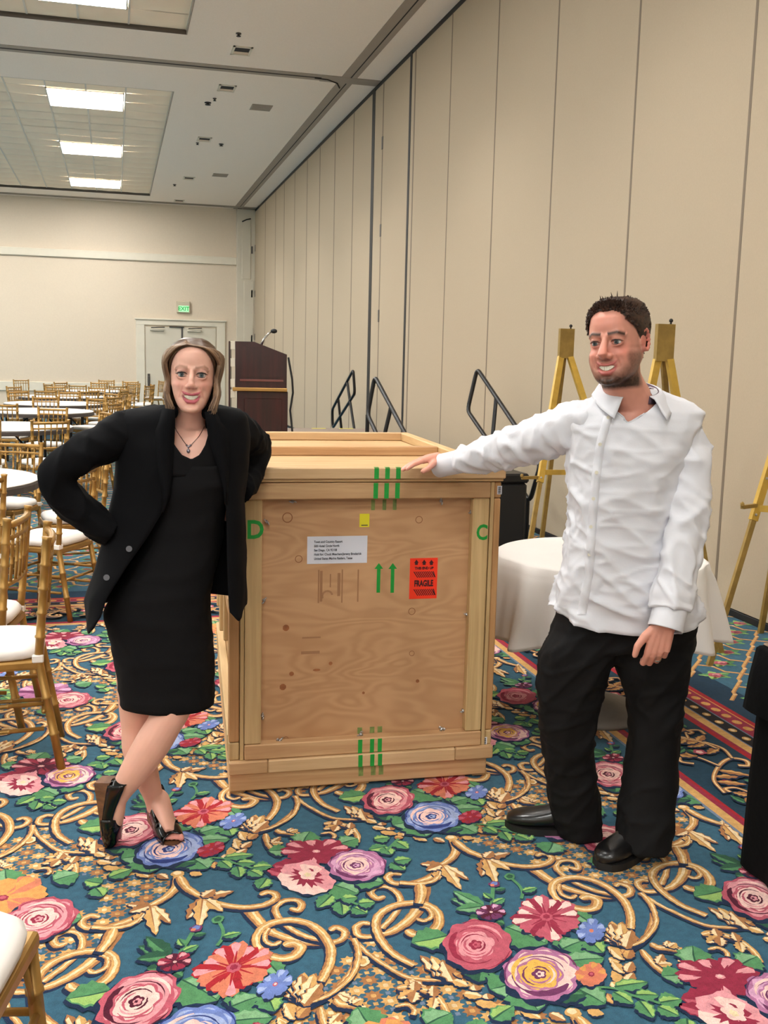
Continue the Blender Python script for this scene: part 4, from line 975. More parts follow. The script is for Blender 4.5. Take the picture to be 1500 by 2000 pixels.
GREENS = [('green', 'sage', 'dkgreen'), ('dkgreen', 'green', 'dkgreen'), ('green', 'ltgreen', 'dkgreen')]
def lf(ink, cn, a, b, w, g=0):
    c1, c2, v = GREENS[g]; ink.leaf(fl2(cn, *a), fl2(cn, *b), w, c1, c2, vein=v)
PALS = [('crimson', 'rose', 'rose', 'pink'), ('plum', 'mauve', 'pale', 'yellow'), ('maroon', 'rose', 'pink', 'pale'), ('dkblue', 'blue', 'ltblue', 'pale'), ('crimson', 'rose', 'pink', 'pale'), ('plum', 'mauve', 'lilac', 'pale'), ('maroon', 'plum', 'blue', 'coral')]
def cluster_A(ink, v):
    lf(ink, 2, (230, 790), (-70, 850), .055, 2); lf(ink, 2, (480, 1040), (480, 1170), .04, 1); lf(ink, 2, (700, 720), (1040, 860), .075, 0); lf(ink, 2, (740, 1180), (570, 1230), .06, 0); lf(ink, 2, (820, 1210), (960, 1405), .06, 0)
    lf(ink, 2, (1170, 800), (1180, 915), .035, 0); lf(ink, 2, (1160, 900), (1330, 830), .04, 0); lf(ink, 2, (1360, 820), (1490, 935), .035, 2); lf(ink, 2, (1190, 1000), (1500, 975), .045, 0); lf(ink, 2, (1290, 1230), (1510, 1350), .05, 0); lf(ink, 2, (1040, 1290), (1360, 1270), .03, 1)
    lf(ink, 2, (1380, 680), (1250, 590), .03, 0); lf(ink, 2, (1290, 700), (1210, 720), .03, 1)
    for b in ((250, 490), (270, 425), (290, 580)): lf(ink, 2, (520, 550), b, .026, v % 3)
    lf(ink, 2, (620, 680), (690, 700), .02, 1); lf(ink, 2, (480, 640), (400, 645), .018, 1)
    ink.strip(P_(2, 595, 400, 590, 470, 585, 540), .012, 'green'); lf(ink, 2, (585, 490), (515, 440), .014, 2); lf(ink, 2, (600, 530), (690, 485), .016, 2); lf(ink, 2, (615, 420), (700, 405), .012, 1)
    c, ax, ay = axes_of(2, (605, 372), (655, 372), (605, 345)); ink.blob(c, ax, ay, 1, 'plum', 5, .2); ink.blob(c + ay * .2, ax, ay, .6, 'blue', 5, .2); ink.blob(c - ay * .3 - ax * .3, ax, ay, .4, 'coral', 4, .2)
    ink.strip(spline(P_(2, 740, 320, 810, 385, 835, 440, 825, 490)), .010, 'green'); lf(ink, 2, (835, 430), (955, 400), .016, 2)
    c, ax, ay = axes_of(2, (730, 310), (775, 310), (730, 282)); ink.blob(c, ax, ay, 1, 'green', 5, .1); ink.blob(c, ax, ay, .6, 'dkgreen', 5, .1)
    for a, b in (((250, 1210), (525, 1170)), ((240, 1250), (405, 1350)), ((420, 1275), (612, 1278)), ((450, 1320), (565, 1465)), ((610, 1340), (800, 1312)), ((600, 1370), (780, 1450))): lf(ink, 3, a, b, .025, 2)
    ink.strip(spline(P_(3, 120, 1210, 260, 1225, 400, 1280, 520, 1310, 620, 1345)), .009, 'green')
    daisy(ink, *axes_of(2, (1030, 640), (1300, 650), (1025, 470)), 12, [('crimson', 'rose', 'pale'), ('red', 'coral', 'pink')][v % 2], ('rose', 'crimson'), .2, .27)
    c, ax, ay = axes_of(2, (580, 600), (700, 605), (580, 535)); daisy(ink, c, ax, ay, 6, [('maroon', 'plum', 'lilac'), ('maroon', 'crimson', 'pink')][v % 2], ('pale', 'pink'), .1, .42, .12)
    rose(ink, *axes_of(2, (470, 860), (760, 865), (470, 655)), PALS[[0, 2, 4, 5][v % 4]], .3)
    rose(ink, *axes_of(2, (990, 1100), (1315, 1110), (990, 885)), PALS[[1, 3, 0, 6][v % 4]], 1.1)
    daisy(ink, *axes_of(2, (1395, 755), (1515, 760), (1393, 660)), 6, ('blue', 'blue', 'ltblue'), ('rose', 'pale') if v % 2 else ('coral', 'coral'), .4, .40, .16)
    daisy(ink, *axes_of(2, (1395, 1110), (1520, 1115), (1395, 1015)), 6, [('coral', 'coral', 'orange'), ('red', 'crimson', 'rose')][v % 2], ('crimson', 'rose'), .2, .46, .22)
def cluster_C(ink, v):
    lf(ink, 1, (640, 380), (830, 450), .07, 0); lf(ink, 1, (800, 330), (1040, 360), .05, 0); lf(ink, 1, (380, 40), (440, -60), .05, 0); lf(ink, 1, (250, 90), (100, 100), .04, 0); lf(ink, 1, (690, 40), (830, 0), .045, 0)
    for a, b, g in (((620, 455), (500, 565), 2), ((690, 510), (705, 625), 2), ((690, 495), (830, 480), 2), ((790, 560), (905, 612), 2), ((830, 530), (970, 520), 2), ((110, 215), (-20, 225), 2), ((-10, 260), (40, 300), 2), ((90, 320), (20, 410), 2), ((1070, 60), (915, 92), 2), ((1040, 70), (1100, 132), 2), ((1130, 20), (1240, 85), 2), ((960, 10), (1090, -10), 2), ((1100, 195), (1215, 258), 2), ((1125, 185), (1265, 165), 2)): lf(ink, 1, a, b, .028, g)
    ink.strip(spline(P_(1, 620, 440, 720, 490, 830, 540)), .010, 'green'); ink.strip(spline(P_(1, 1060, 100, 1100, 60, 1160, 0)), .010, 'green')
    daisy(ink, *axes_of(1, (490, 105), (775, 105), (490, 0)), 9, ('maroon', 'crimson', 'pink') if v == 2 else ('crimson', 'crimson', 'pink'), ('pink', 'pale'), .3, .30, .12)
    ink.leaf(fl2(1, 400, 225), fl2(1, 130, 220), .05, 'crimson', 'rose'); ink.leaf(fl2(1, 300, 300), fl2(1, 80, 250), .03, 'crimson', 'rose')
    peony(ink, *axes_of(1, (420, 310), (650, 330), (425, 175)), ('crimson', 'pink', 'pale'))
    rose(ink, *axes_of(1, (825, 215), (1070, 215), (825, 85)), PALS[5 if v != 2 else 1], .8)
def cluster_T(ink, v):
    """flowers in the middle of a trellised medallion"""
    for a, b in (((640, 380), (830, 470)), ((380, 60), (300, -40)), ((700, 40), (860, -10)), ((250, 330), (150, 430)), ((900, 300), (1060, 300)), ((600, 450), (640, 590))): lf(ink, 1, a, b, .05, 0)
    for a, b in (((1070, 60), (930, 40)), ((1040, 90), (1130, 150)), ((1100, 20), (1240, -40)), ((80, 180), (-60, 140)), ((80, 240), (-20, 320))): lf(ink, 1, a, b, .03, 2)
    daisy(ink, *axes_of(1, (400, 160), (720, 160), (400, 10)), 8, [('orange', 'coral', 'orange'), ('plum', 'mauve', 'lilac')][v % 2], [('crimson', 'rose'), ('plum', 'maroon')][v % 2], .3, .36, .14)
    rose(ink, *axes_of(1, (760, 300), (1030, 300), (760, 150)), PALS[4], .5)
TREL_C = None
def trellis_stars(ink):
    c0 = fl2(1, 560, 150); o = fl2(1, 920, 1145); u = fl2(1, 1055, 1185) - o; v = fl2(1, 820, 1230) - o
    o = o - LB                                        # shift into the medallion around the flower group
    o = o + LB; cen = c0 - LB
    for i in range(-16, 17):
        for j in range(-16, 17):
            p = o + u * i + v * j; d = p - cen
            q = abs(d[0]) / .45 + abs(d[1]) / .5
            if q > 1.0 or (abs(d[0]) < .2 and abs(d[1]) < .1): continue
            r = .024; cl = ('gold', 'cream') if (i + j) % 2 else ('tan', 'gold')
            ink.strip([p - u * .5, p + u * .5], .004, 'tan'); ink.strip([p - v * .5, p + v * .5], .004, 'tan')
            pts = [p + V(math.cos(k * PI / 8) * (r if k % 2 == 0 else r * .66) * 1.15, math.sin(k * PI / 8) * (r if k % 2 == 0 else r * .66)) for k in range(16)]
            ink.add(pts, cl[0]); ink.blob(p, V(.009, 0), V(0, .009), 1, cl[1], 4, .2, seg=8)
            h = p + (u + v) * .5; ink.blob(h, V(.009, 0), V(0, .009), 1, 'grey' if (i * 3 + j) % 2 else 'gold', 4, .3, seg=8)
    return cen
def shifted(L, off): return [(p + off, c) for p, c in L]
layers = []
for par in (0, 1):
    k0 = Ink(); scroll_layer(k0, bool(par)); layers.append(k0.L)
tr = Ink(); cenT = trellis_stars(tr); trL = [(p + LB, c) for p, c in tr.L]
cA = []
for v in range(4):
    k0 = Ink(); cluster_A(k0, v); cA.append(k0.L)
cC = []
for v in (0, 2): k0 = Ink(); cluster_C(k0, v); cC.append(k0.L)
cT = []
for v in (0, 1): k0 = Ink(); cluster_T(k0, v); cT.append(k0.L)

FX0, FX1, FY0, FY1 = -2.0, 2.075, .9, 6.17          # the flowered field: right and far borders
polys = []                                             # (pts, colour, z)
def put(L, z0, dz, clip=True):
    for k, (p, c) in enumerate(L):
        if clip:
            m = p.mean(0)
            if m[0] > FX1 - .0 or m[1] > FY1 or m[0] < FX0 or m[1] < FY0: continue
            p = np.minimum(p, [FX1, FY1])
        polys.append((p, c, z0 + dz * k))
for i in range(-4, 3):
    for j in range(-3, 6):
        off = LA * i + LB * j; par = (i + j) % 2
        q = fl2(1, 700, 700) + off
        if not (FX0 - 1 < q[0] < FX1 + 1 and FY0 - 1 < q[1] < FY1 + 1): continue
        hv = (i * 5 + j * 3) % 7
        if par: put(shifted(trL, off), .0004, 2e-7)
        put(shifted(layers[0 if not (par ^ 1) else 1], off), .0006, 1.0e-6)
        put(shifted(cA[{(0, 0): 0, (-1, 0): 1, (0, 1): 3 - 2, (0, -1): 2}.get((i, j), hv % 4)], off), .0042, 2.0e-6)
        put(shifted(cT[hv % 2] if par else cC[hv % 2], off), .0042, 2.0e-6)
# border bands: right side (along y) and far side (along x)
def band_r(x0, x1, col, z, y0=.2, y1=None):
    y1 = y1 if y1 is not None else 0
    polys.append((np.array([(x0, y0), (x1, y0), (x1, FY1 + (x1 - FX1)), (x0, FY1 + (x0 - FX1))]), col, z))
    polys.append((np.array([(XL, FY1 + (x0 - FX1)), (x0, FY1 + (x0 - FX1)), (x1, FY1 + (x1 - FX1)), (XL, FY1 + (x1 - FX1))]), col, z))
polys.append((np.array([(XL, .2), (FX1, .2), (FX1, FY1), (XL, FY1)]), 'teal', .0002))
for x0, x1, col in ((2.075, 2.088, 'grey'), (2.088, 2.128, 'gold'), (2.128, 2.15, 'crimson'), (2.15, 2.165, 'red'), (2.165, 2.52, 'bteal'), (2.52, 2.545, 'red'), (2.545, 2.56, 'crimson'), (2.56, 2.605, 'gold'), (2.605, 2.612, 'grey'), (2.612, 2.68, 'black'), (2.68, 2.688, 'grey'), (2.688, 2.765, 'crimson'), (2.765, 2.772, 'orange'), (2.772, 2.80, 'red'), (2.80, 2.985, 'deep')):
    band_r(x0, x1, col, .0003)
ink = Ink()
for k in range(150):
    for (x, r, cl, hl, st) in ((2.646, .019, 'gold', 'cream', .105), (2.727, .022, 'orange', 'gold', .086)):
        y = 1.0 + k * st
        if y < FY1 + x - FX1 - .02:
            ink.blob(V(x, y), V(r, 0), V(0, r * 1.25), 1, cl, 4, .05, seg=10); ink.blob(V(x, y), V(r * .5, 0), V(0, r * .7), 1, hl, 4, .05, seg=8)
        xx = 2.6 - k * st; yy = FY1 + x - FX1
        if xx > -3.2: ink.blob(V(xx, yy), V(r * 1.25, 0), V(0, r), 1, cl, 4, .05, seg=10)
# scrolling leaf band
def bandmotif(o, du, dv, z):
    I = Ink()
    def M(*xy): return [o + du * xy[i] + dv * xy[i + 1] for i in range(0, len(xy), 2)]
    def sc(pts, w0, w1, h):
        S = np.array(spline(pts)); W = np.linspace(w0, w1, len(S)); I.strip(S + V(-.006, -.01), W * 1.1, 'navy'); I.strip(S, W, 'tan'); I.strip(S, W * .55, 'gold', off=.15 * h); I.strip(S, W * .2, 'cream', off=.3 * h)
    sc(M(.0, -.13, .12, -.10, .24, 0, .30, .09, .27, .14, .22, .12, .23, .08), .016, .026, 1)
    sc(M(.30, .10, .42, .12, .54, .04, .60, -.06, .58, -.12, .52, -.11, .53, -.06), .016, .026, -1)
    sc(M(.24, 0, .34, -.04, .36, -.1, .31, -.13, .28, -.09), .014, .02, -1)
    sc(M(.54, .04, .62, .08, .62, .14, .57, .14), .014, .02, 1)
    for b, t in (((.1, -.1), (.05, .0)), ((.14, -.08), (.13, .04)), ((.2, -.03), (.12, .07)), ((.42, .11), (.36, .02)), ((.46, .09), (.45, -.02)), ((.5, .06), (.56, .13)), ((.34, -.04), (.42, -.06)), ((.34, -.06), (.41, -.12))):
        p, q = M(*b), M(*t); I.leaf(p[0], q[0], .02, 'tan', 'gold', serr=.2)
    for b, t in (((.05, .06), (-.03, .12)), ((.06, .05), (.08, .14)), ((.48, -.12), (.40, -.14)), ((.66, -.08), (.72, -.02)), ((.66, -.1), (.74, -.12)), ((.02, .04), (-.06, .04))):
        p, q = M(*b), M(*t); I.leaf(p[0], q[0], .018, 'dkgreen', 'green')
    p = M(-.04, .0)[0]; I.blob(p, V(.03, 0), V(0, .03), 1, 'rose', 5, .2); I.blob(p, V(.016, 0), V(0, .016), 1, 'pale', 5, .2)
    p = M(.70, .08)[0]; I.blob(p, V(.024, 0), V(0, .03), 1, 'crimson', 5, .2); I.blob(p, V(.012, 0), V(0, .012), 1, 'pink', 5, .2)
    return I.L
for k in range(8):
    ink.L += bandmotif(V(2.345, .95 + k * .76), V(0, 1), V(1, 0), 0); ink.L += bandmotif(V(2.345, 1.36 + k * .76), V(0, .62), V(-.75, 0), 0)
for k in range(6): ink.L += bandmotif(V(1.7 - k * .76, FY1 + .27), V(-1, 0), V(0, 1), 0); ink.L += bandmotif(V(1.3 - k * .76, FY1 + .27), V(-.62, 0), V(0, -.75), 0)
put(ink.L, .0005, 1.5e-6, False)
# outer field: small zigzag lattice with rosebuds
X0 = 2.985; Y1 = FY1 + (X0 - FX1)
polys.append((np.array([(X0, .2), (XW + .1, .2), (XW + .1, YB), (X0, YB)]), 'teal', .0002)); polys.append((np.array([(XL, Y1), (X0, Y1), (X0, YB), (XL, YB)]), 'teal', .0002))
ink = Ink()
def bud(o, rich):
    if rich:
        for a in range(5):
            t = o + V(math.cos(a * 1.256 + .3) * .10, math.sin(a * 1.256 + .3) * .072); ink.leaf(o, t, .026, 'ltgreen' if a % 2 else 'green', 'ltgreen', shadow=False)
        ink.blob(o, V(.045, 0), V(0, .04), 1, 'rose', 5, .2); ink.blob(o + V(.004, .004), V(.026, 0), V(0, .022), 1, 'pink', 5, .25); ink.blob(o, V(.011, 0), V(0, .01), 1, 'crimson', 4, .2)
    else:
        ink.blob(o, V(.075, 0), V(0, .055), 1, 'green', 5, .45, seg=12); ink.blob(o, V(.042, 0), V(0, .036), 1, 'rose', 5, .2, seg=10)
def zig(p, q, rich):
    m1, m2 = p + (q - p) * .33 + V(.02, .015), p + (q - p) * .66 - V(.02, .015)
    ink.strip([p, m1, m2, q], .022, 'tan'); ink.strip([p, m1, m2, q], .014, 'gold', off=.2); ink.blob(m1, V(.014, 0), V(0, .012), 1, 'cream', 4, .2, seg=8)
for i in range(-50, 30):
    for j in range(0, 95):
        o = V(X0 + .05, .4) + V(.31, 0) * i + V(.155, 0) * (j % 2) + V(0, .19) * j
        if o[1] > 18.5: continue
        inR = o[0] > X0 + .03 and o[0] < XW - .02
        inF = o[1] > Y1 + .03 and -3.6 < o[0] < 2.4
        if not (inR or inF) or o[1] > 15 and o[0] > 1.2: continue
        rich = o[1] < 7.5
        bud(o, rich)
        zig(o + V(-.155, .0), o + V(0, .19), rich); zig(o + V(0, .19), o + V(.155, 0), rich)
put(ink.L, .0005, 1.0e-6 if len(ink.L) < 4000 else 4e-8, False)
# one mesh for the pile
vx, fi, cl, cnt = [], [], [], 0
for p, c, z in polys:
    n = len(p)
    vx.append(np.column_stack([p, np.full(n, z)])); fi.append(list(range(cnt, cnt + n))); cl.append((c, n)); cnt += n
me = bpy.data.meshes.new('carpet'); me.from_pydata(np.concatenate(vx).tolist(), [], fi)
at_ = me.color_attributes.new('pile', 'FLOAT_COLOR', 'CORNER')
buf = np.ones((len(me.loops), 4), np.float32); k = 0
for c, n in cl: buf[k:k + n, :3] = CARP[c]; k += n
at_.data.foreach_set('color', buf.ravel())
nrm = np.zeros(len(me.polygons) * 3, np.float32); me.polygons.foreach_get('normal', nrm)
flip = [i for i in range(len(me.polygons)) if nrm[3 * i + 2] < 0]
for i in flip: me.polygons[i].flip()
carpet = link('carpet', me, M_carpet, floor); carpet['kind'] = 'stuff'
print('carpet polygons', len(polys), 'verts', cnt)
# ---------------------------------------------------------------- people: tools
RIGHT = Vector((CAMR[0][0], CAMR[0][1], 0)).normalized(); DEEP = Vector((-RIGHT.y, RIGHT.x, 0))
def skin_mat(name, rough=.45):
    m, nt, p = new_mat(name); a = nt.nodes.new('ShaderNodeAttribute'); a.attribute_name = 'skin'
    nt.links.new(a.outputs['Color'], p.inputs['Base Color']); p.inputs['Roughness'].default_value = rough
    p.inputs['Subsurface Weight'].default_value = .12; p.inputs['Subsurface Scale'].default_value = .01; p.inputs['Subsurface Radius'].default_value = (1, .35, .2)
    p.inputs['Specular IOR Level'].default_value = .4
    return m
def fused(name, mb, voxel, smooth=4, fac=.5):
    """all shapes in mb grown into one continuous skin"""
    bmesh.ops.recalc_face_normals(mb.b, faces=mb.b.faces)
    me = bpy.data.meshes.new(name + '_src'); mb.b.to_mesh(me); mb.b.free()
    o = bpy.data.objects.new(name + '_src', me); COL.objects.link(o)
    r = o.modifiers.new('r', 'REMESH'); r.mode = 'VOXEL'; r.voxel_size = voxel
    if smooth: s = o.modifiers.new('s', 'SMOOTH'); s.iterations = smooth; s.factor = fac
    dg = bpy.context.evaluated_depsgraph_get(); dg.update()
    out = bpy.data.meshes.new_from_object(o.evaluated_get(dg)); out.name = name
    bpy.data.objects.remove(o); bpy.data.meshes.remove(me)
    out.polygons.foreach_set('use_smooth', [True] * len(out.polygons))
    return out
def ringloft(b, rings, caps=(True, True), closed=True):
    R = [[b.b.verts.new(p) for p in r] for r in rings]; n = len(R[0])
    for A, B in zip(R, R[1:]):
        for k in range(n if closed else n - 1): b.b.faces.new((A[k], B[k], B[(k + 1) % n], A[(k + 1) % n]))
    if closed and caps[0]: b.b.faces.new(R[0])
    if closed and caps[1]: b.b.faces.new(R[-1][::-1])
    return b
def interp(tab, x):
    """piecewise smooth lookup; tab = [(x, v...)]"""
    if x <= tab[0][0]: return tab[0][1:]
    for a, c in zip(tab, tab[1:]):
        if x <= c[0]:
            f = (x - a[0]) / (c[0] - a[0]); return tuple(p + (q - p) * f for p, q in zip(a[1:], c[1:]))
    return tab[-1][1:]
def levels(tab, n=40, steps=None, power=2.3):
    """rings from picture outlines: rows (py, xl, xr, Y, depth half-width in metres)"""
    out = []; y0, y1 = tab[0][0], tab[-1][0]; steps = steps or max(8, int(abs(y1 - y0) / 12))
    for i in range(steps + 1):
        py = y0 + (y1 - y0) * i / steps; xl, xr, Y, dp = interp(tab, py)
        a, c = at(xl, py, Y), at(xr, py, Y); m = (a + c) / 2; hw = (c - a).length / 2; ring = []
        for k in range(n):
            t = 2 * PI * k / n; ct, st_ = math.cos(t), math.sin(t)
            q = (abs(ct) ** power + abs(st_) ** power) ** (-1 / power)
            ring.append(m + RIGHT * (hw * q * ct) + DEEP * (dp * q * st_))
        out.append(ring)
    return out
def smooth_path(pts, per=5):
    """Catmull-Rom through (Vector, radius...)"""
    A = [np.array([*p[0], *p[1:]], float) for p in pts]; A = [2 * A[0] - A[1]] + A + [2 * A[-1] - A[-2]]; out = []
    for i in range(1, len(A) - 2):
        for k in range(per):
            t = k / per; a, b_, c, d = A[i - 1:i + 3]
            out.append(.5 * ((2 * b_) + (c - a) * t + (2 * a - 5 * b_ + 4 * c - d) * t * t + (3 * b_ - a - 3 * c + d) * t ** 3))
    out.append(A[-2]); return [(Vector(q[:3]), *[float(v) for v in q[3:]]) for q in out]
def limb(b, pts, n=20, per=5):
    pts = [(q[0], q[1], q[2] if len(q) > 2 else q[1]) for q in pts]
    S = smooth_path(pts, per); b.tube([q[0] for q in S], [(q[1], q[2]) if len(q) > 2 else q[1] for q in S], n); return b
def hand(b, wrist, f, back, side, curl, s=1.0, spread=.12, thumb=None, thumb_r=.0105, lens=(.94, 1.05, 1.0, .8)):
    """palm and five fingers. f = towards the fingertips, back = out of the back of the hand, side = towards the thumb"""
    f, back = Vector(f).normalized(), Vector(back).normalized(); side = Vector(side).normalized()
    pw = .040 * s
    P = lambda x, y, z: Vector(wrist) + f * (x * s) + side * (y * s) + back * (z * s)
    for y, r0 in ((.028, .0115), (.010, .0125), (-.009, .012), (-.027, .011)):
        b.tube([P(-.015, y * .55, 0), P(.03, y * .85, .003), P(.082, y, .004)], [.0155 * s, .0145 * s, r0 * s * 1.05], 12)
    tips = []
    for k, y in enumerate((.029, .0098, -.0095, -.028)):
        L_ = (.044 * lens[k] * s, .027 * lens[k] * s, .021 * lens[k] * s); p = P(.084 + (.002, .005, .003, -.006)[k], y, .004); d = (f + side * (spread * (1.2 - k * .8))).normalized(); pts = [p - d * .01 * s]; c = curl[k] if hasattr(curl[0], '__len__') else curl
        rr = [(.0104, .0108, .0104, .0092)[k] * s]; pts.append(p); rr.append((.0100, .0104, .0100, .0088)[k] * s)
        ax = d.cross(back).normalized(); bk = back.copy()
        for j in range(3):
            rot = Matrix.Rotation(-c[j], 3, ax); d = (rot @ d).normalized()
            p = p + d * L_[j]; pts.append(p); rr.append((.0094, .0086, .0070)[j] * s * (1, 1.03, 1, .9)[k])
        b.tube(pts, rr, 12); b.ball(p, rr[-1] * .98, 2); tips.append((pts, rr))
    if thumb:
        pts = [P(*q) for q in thumb]; n = len(pts)
        b.tube(pts, [.0155 * s, .0135 * s, thumb_r * s, thumb_r * .82 * s][:n], 12); b.ball(pts[-1], thumb_r * .8 * s, 2)
    return tips

HEAD_F = [(-.118, .013, -.072, -.040), (-.114, .028, -.084, -.015), (-.104, .0405, -.0895, .01), (-.088, .051, -.0895, .03), (-.066, .0605, -.0885, .05), (-.045, .066, -.088, .07), (-.02, .0695, -.087, .086), (0, .0715, -.085, .095), (.02, .073, -.0885, .10), (.045, .0745, -.092, .102), (.07, .071, -.086, .098), (.09, .061, -.069, .085), (.105, .042, -.045, .062), (.1145, .018, -.014, .028)]
def skull_ring(z, grow=0.0, n=48, tab=HEAD_F):
    w_, yf, yb = interp(tab, z); w_ += grow; yf -= grow; yb += grow; out = []; ym = (yf * .35 + yb * .65) if z > -.03 else (yf + yb) / 2
    for k in range(n):
        t = 2 * PI * k / n; c, s = math.cos(t), math.sin(t); pw = 2.25 if z > .03 else 2.45; q = (abs(c) ** pw + abs(s) ** pw) ** (-1 / pw)
        out.append(Vector((w_ * q * c, ym + (yb - ym if s > 0 else ym - yf) * q * s, z)))
    return out
def build_head(b, M, jaw=1.0, nose=1.0, male=False, mw=.033, es=1.0):
    tab = [(z, w_ * (jaw if z < -.03 else 1), yf, yb) for z, w_, yf, yb in HEAD_F]
    zs = [-.118, -.114, -.108, -.1, -.09, -.08, -.07, -.06, -.05, -.04, -.03, -.02, -.01, 0, .01, .02, .03, .04, .05, .06, .07, .08, .09, .098, .105, .110, .1145]
    T = lambda p: M @ Vector(p)
    ringloft(b, [[T(p) for p in skull_ring(z, tab=tab)] for z in zs])
    S = M.to_scale().x
    tb = lambda pts, rr, n=12: b.tube([T(p) for p in pts], [r * S for r in rr], n)
    bl = lambda c, r, sc=(1, 1, 1): bmesh.ops.create_icosphere(b.b, subdivisions=3, radius=1, matrix=M @ Matrix.Translation(c) @ Matrix.Diagonal((*[r * q for q in sc], 1)))
    # nose
    tb([(0, -.082, .022), (0, -.0925, .004), (0, -.103, -.014), (0, -.109 * (.5 + nose * .5), -.030), (0, -.100, -.040)], [.0075, .0080, .0095 * nose, .0125 * nose, .009 * nose])
    bl((0, -.1085, -.0315), .0108 * nose)
    for s in (-1, 1): bl((s * .0125 * nose, -.0975, -.0365), .0088 * nose, (1, 1.15, .95))
    # brows, chin, eyelids, ears
    tb([(-.052, -.062, .016), (-.034, -.0815, .0235), (-.012, -.0865, .020), (0, -.0855, .018), (.012, -.0865, .020), (.034, -.0815, .0235), (.052, -.062, .016)], [.007, .009 if male else .0075, .009 if male else .007, .007, .009 if male else .007, .009 if male else .0075, .007])
    lo = .0004 if male else 0.0
    for s in (-1, 1):
        ey = lambda pts: [(s * .031 + (x - s * .031) * es, y, z * es) for x, y, z in pts]
        tb(ey([(s * .0150, -.0800, .0005), (s * .022, -.0850, .0075 - lo), (s * .031, -.0860, .0094 - lo), (s * .040, -.0800, .0066 - lo), (s * .0465, -.072, .0005)]), [.0040, .0048, .0052, .0048, .004])
        tb(ey([(s * .0155, -.0800, -.002), (s * .024, -.0838, -.0080 + lo * 2.5), (s * .032, -.0842, -.0092 + lo * 2.5), (s * .040, -.0785, -.0074 + lo * 2.5), (s * .0460, -.0725, -.002)]), [.0038, .0048, .0052, .0048, .0038])
        for q in range(11):
            a = -.6 + 4.4 * q / 10
            bl((s * (.077 + .006 * math.sin(q * .3)), .012 + .017 * math.sin(a) + .004, .0 + .029 * math.cos(a)), .0058)
        bl((s * .0735, .010, .0), .02, (.32, .9, 1.3)); bl((s * .075, .006, -.026), .009, (.6, .9, 1))
    bl((0, -.080, -.106), .017, (1.3, .9, .75))
    up_, lo_ = lips(mw)
    tb(up_, [max(.003, r) for r in RUP]); tb(lo_, [max(.003, r) for r in RLO])
def lips(w_):
    """centre lines of a smiling upper and lower lip"""
    return ([(-w_, -.0785, -.0490), (-w_ * .66, -.0885, -.0568), (-.007, -.0945, -.0606), (0, -.0947, -.0620), (.007, -.0945, -.0606), (w_ * .66, -.0885, -.0568), (w_, -.0785, -.0490)],
            [(-w_ * .98, -.0785, -.0510), (-w_ * .66, -.0870, -.0745), (-.010, -.0920, -.0835), (.010, -.0920, -.0835), (w_ * .66, -.0870, -.0745), (w_ * .98, -.0785, -.0510)])
def near_line(L_, pts, rr):
    """distance from every point to the skin of a tapering polyline"""
    best = np.full(len(L_), 9.0)
    for p, q, r0, r1 in zip(pts, pts[1:], rr, rr[1:]):
        p, q = np.array(p), np.array(q); d = q - p; t = np.clip(((L_ - p) @ d) / (d @ d), 0, 1); best = np.minimum(best, np.linalg.norm(L_ - (p + t[:, None] * d), axis=1) - (r0 + (r1 - r0) * t))
    return best
def lip_mask(L_, w_):
    u, l = lips(w_); return np.minimum(near_line(L_, u, RUP), near_line(L_, l, RLO))
RUP, RLO = [.0014, .0034, .0042, .0038, .0042, .0034, .0014], [.0012, .0038, .0052, .0052, .0038, .0012]
def finish_head(me, Minv, Mfull, paint, mw=.033):
    """hollow the eye sockets and mouth, then colour the skin"""
    n = len(me.vertices); co = np.zeros(n * 3, np.float32); me.vertices.foreach_get('co', co); co = co.reshape(-1, 3).astype(float)
    Mi = np.array(Minv); L_ = co @ Mi[:3, :3].T + Mi[:3, 3]
    G = lambda c, r: np.exp(-(((L_ - np.array(c)) / np.array(r)) ** 2).sum(1))
    d = np.zeros_like(L_)
    for s in (-1, 1):
        d[:, 1] += .0060 * G((s * .031, -.086, -.0005), (.013, .02, .0062))
        d[:, 1] += .0035 * G((s * .014, -.088, .006), (.007, .02, .012))
        d[:, 1] += .0030 * G((s * (mw + .0065), -.078, -.053), (.0045, .02, .015))        # smile fold
        d[:, 1] -= .0065 * G((s * .039, -.070, -.033), (.021, .035, .016))                # lifted cheek
        d[:, 1] += .004 * G((s * .0065, -.10, -.0445), (.004, .012, .003))
    d[:, 1] += .0105 * G((0, -.088, -.0700), (mw * .74, .018, .0066))
    d[:, 1] += .0035 * G((0, -.09, -.0935), (.02, .02, .006))
    near = (np.abs(L_[:, 0]) < .1) & (L_[:, 2] > -.14) & (L_[:, 2] < .13) & (np.abs(L_[:, 1]) < .14)
    L2 = L_ + d * near[:, None]; Mf = np.array(Mfull); co2 = L2 @ Mf[:3, :3].T + Mf[:3, 3]
    me.vertices.foreach_set('co', co2.astype(np.float32).ravel())
    col = paint(L_, near, G, co)
    a = me.color_attributes.new('skin', 'FLOAT_COLOR', 'POINT'); out = np.ones((n, 4), np.float32); out[:, :3] = col; a.data.foreach_set('color', out.ravel())
    me.update()
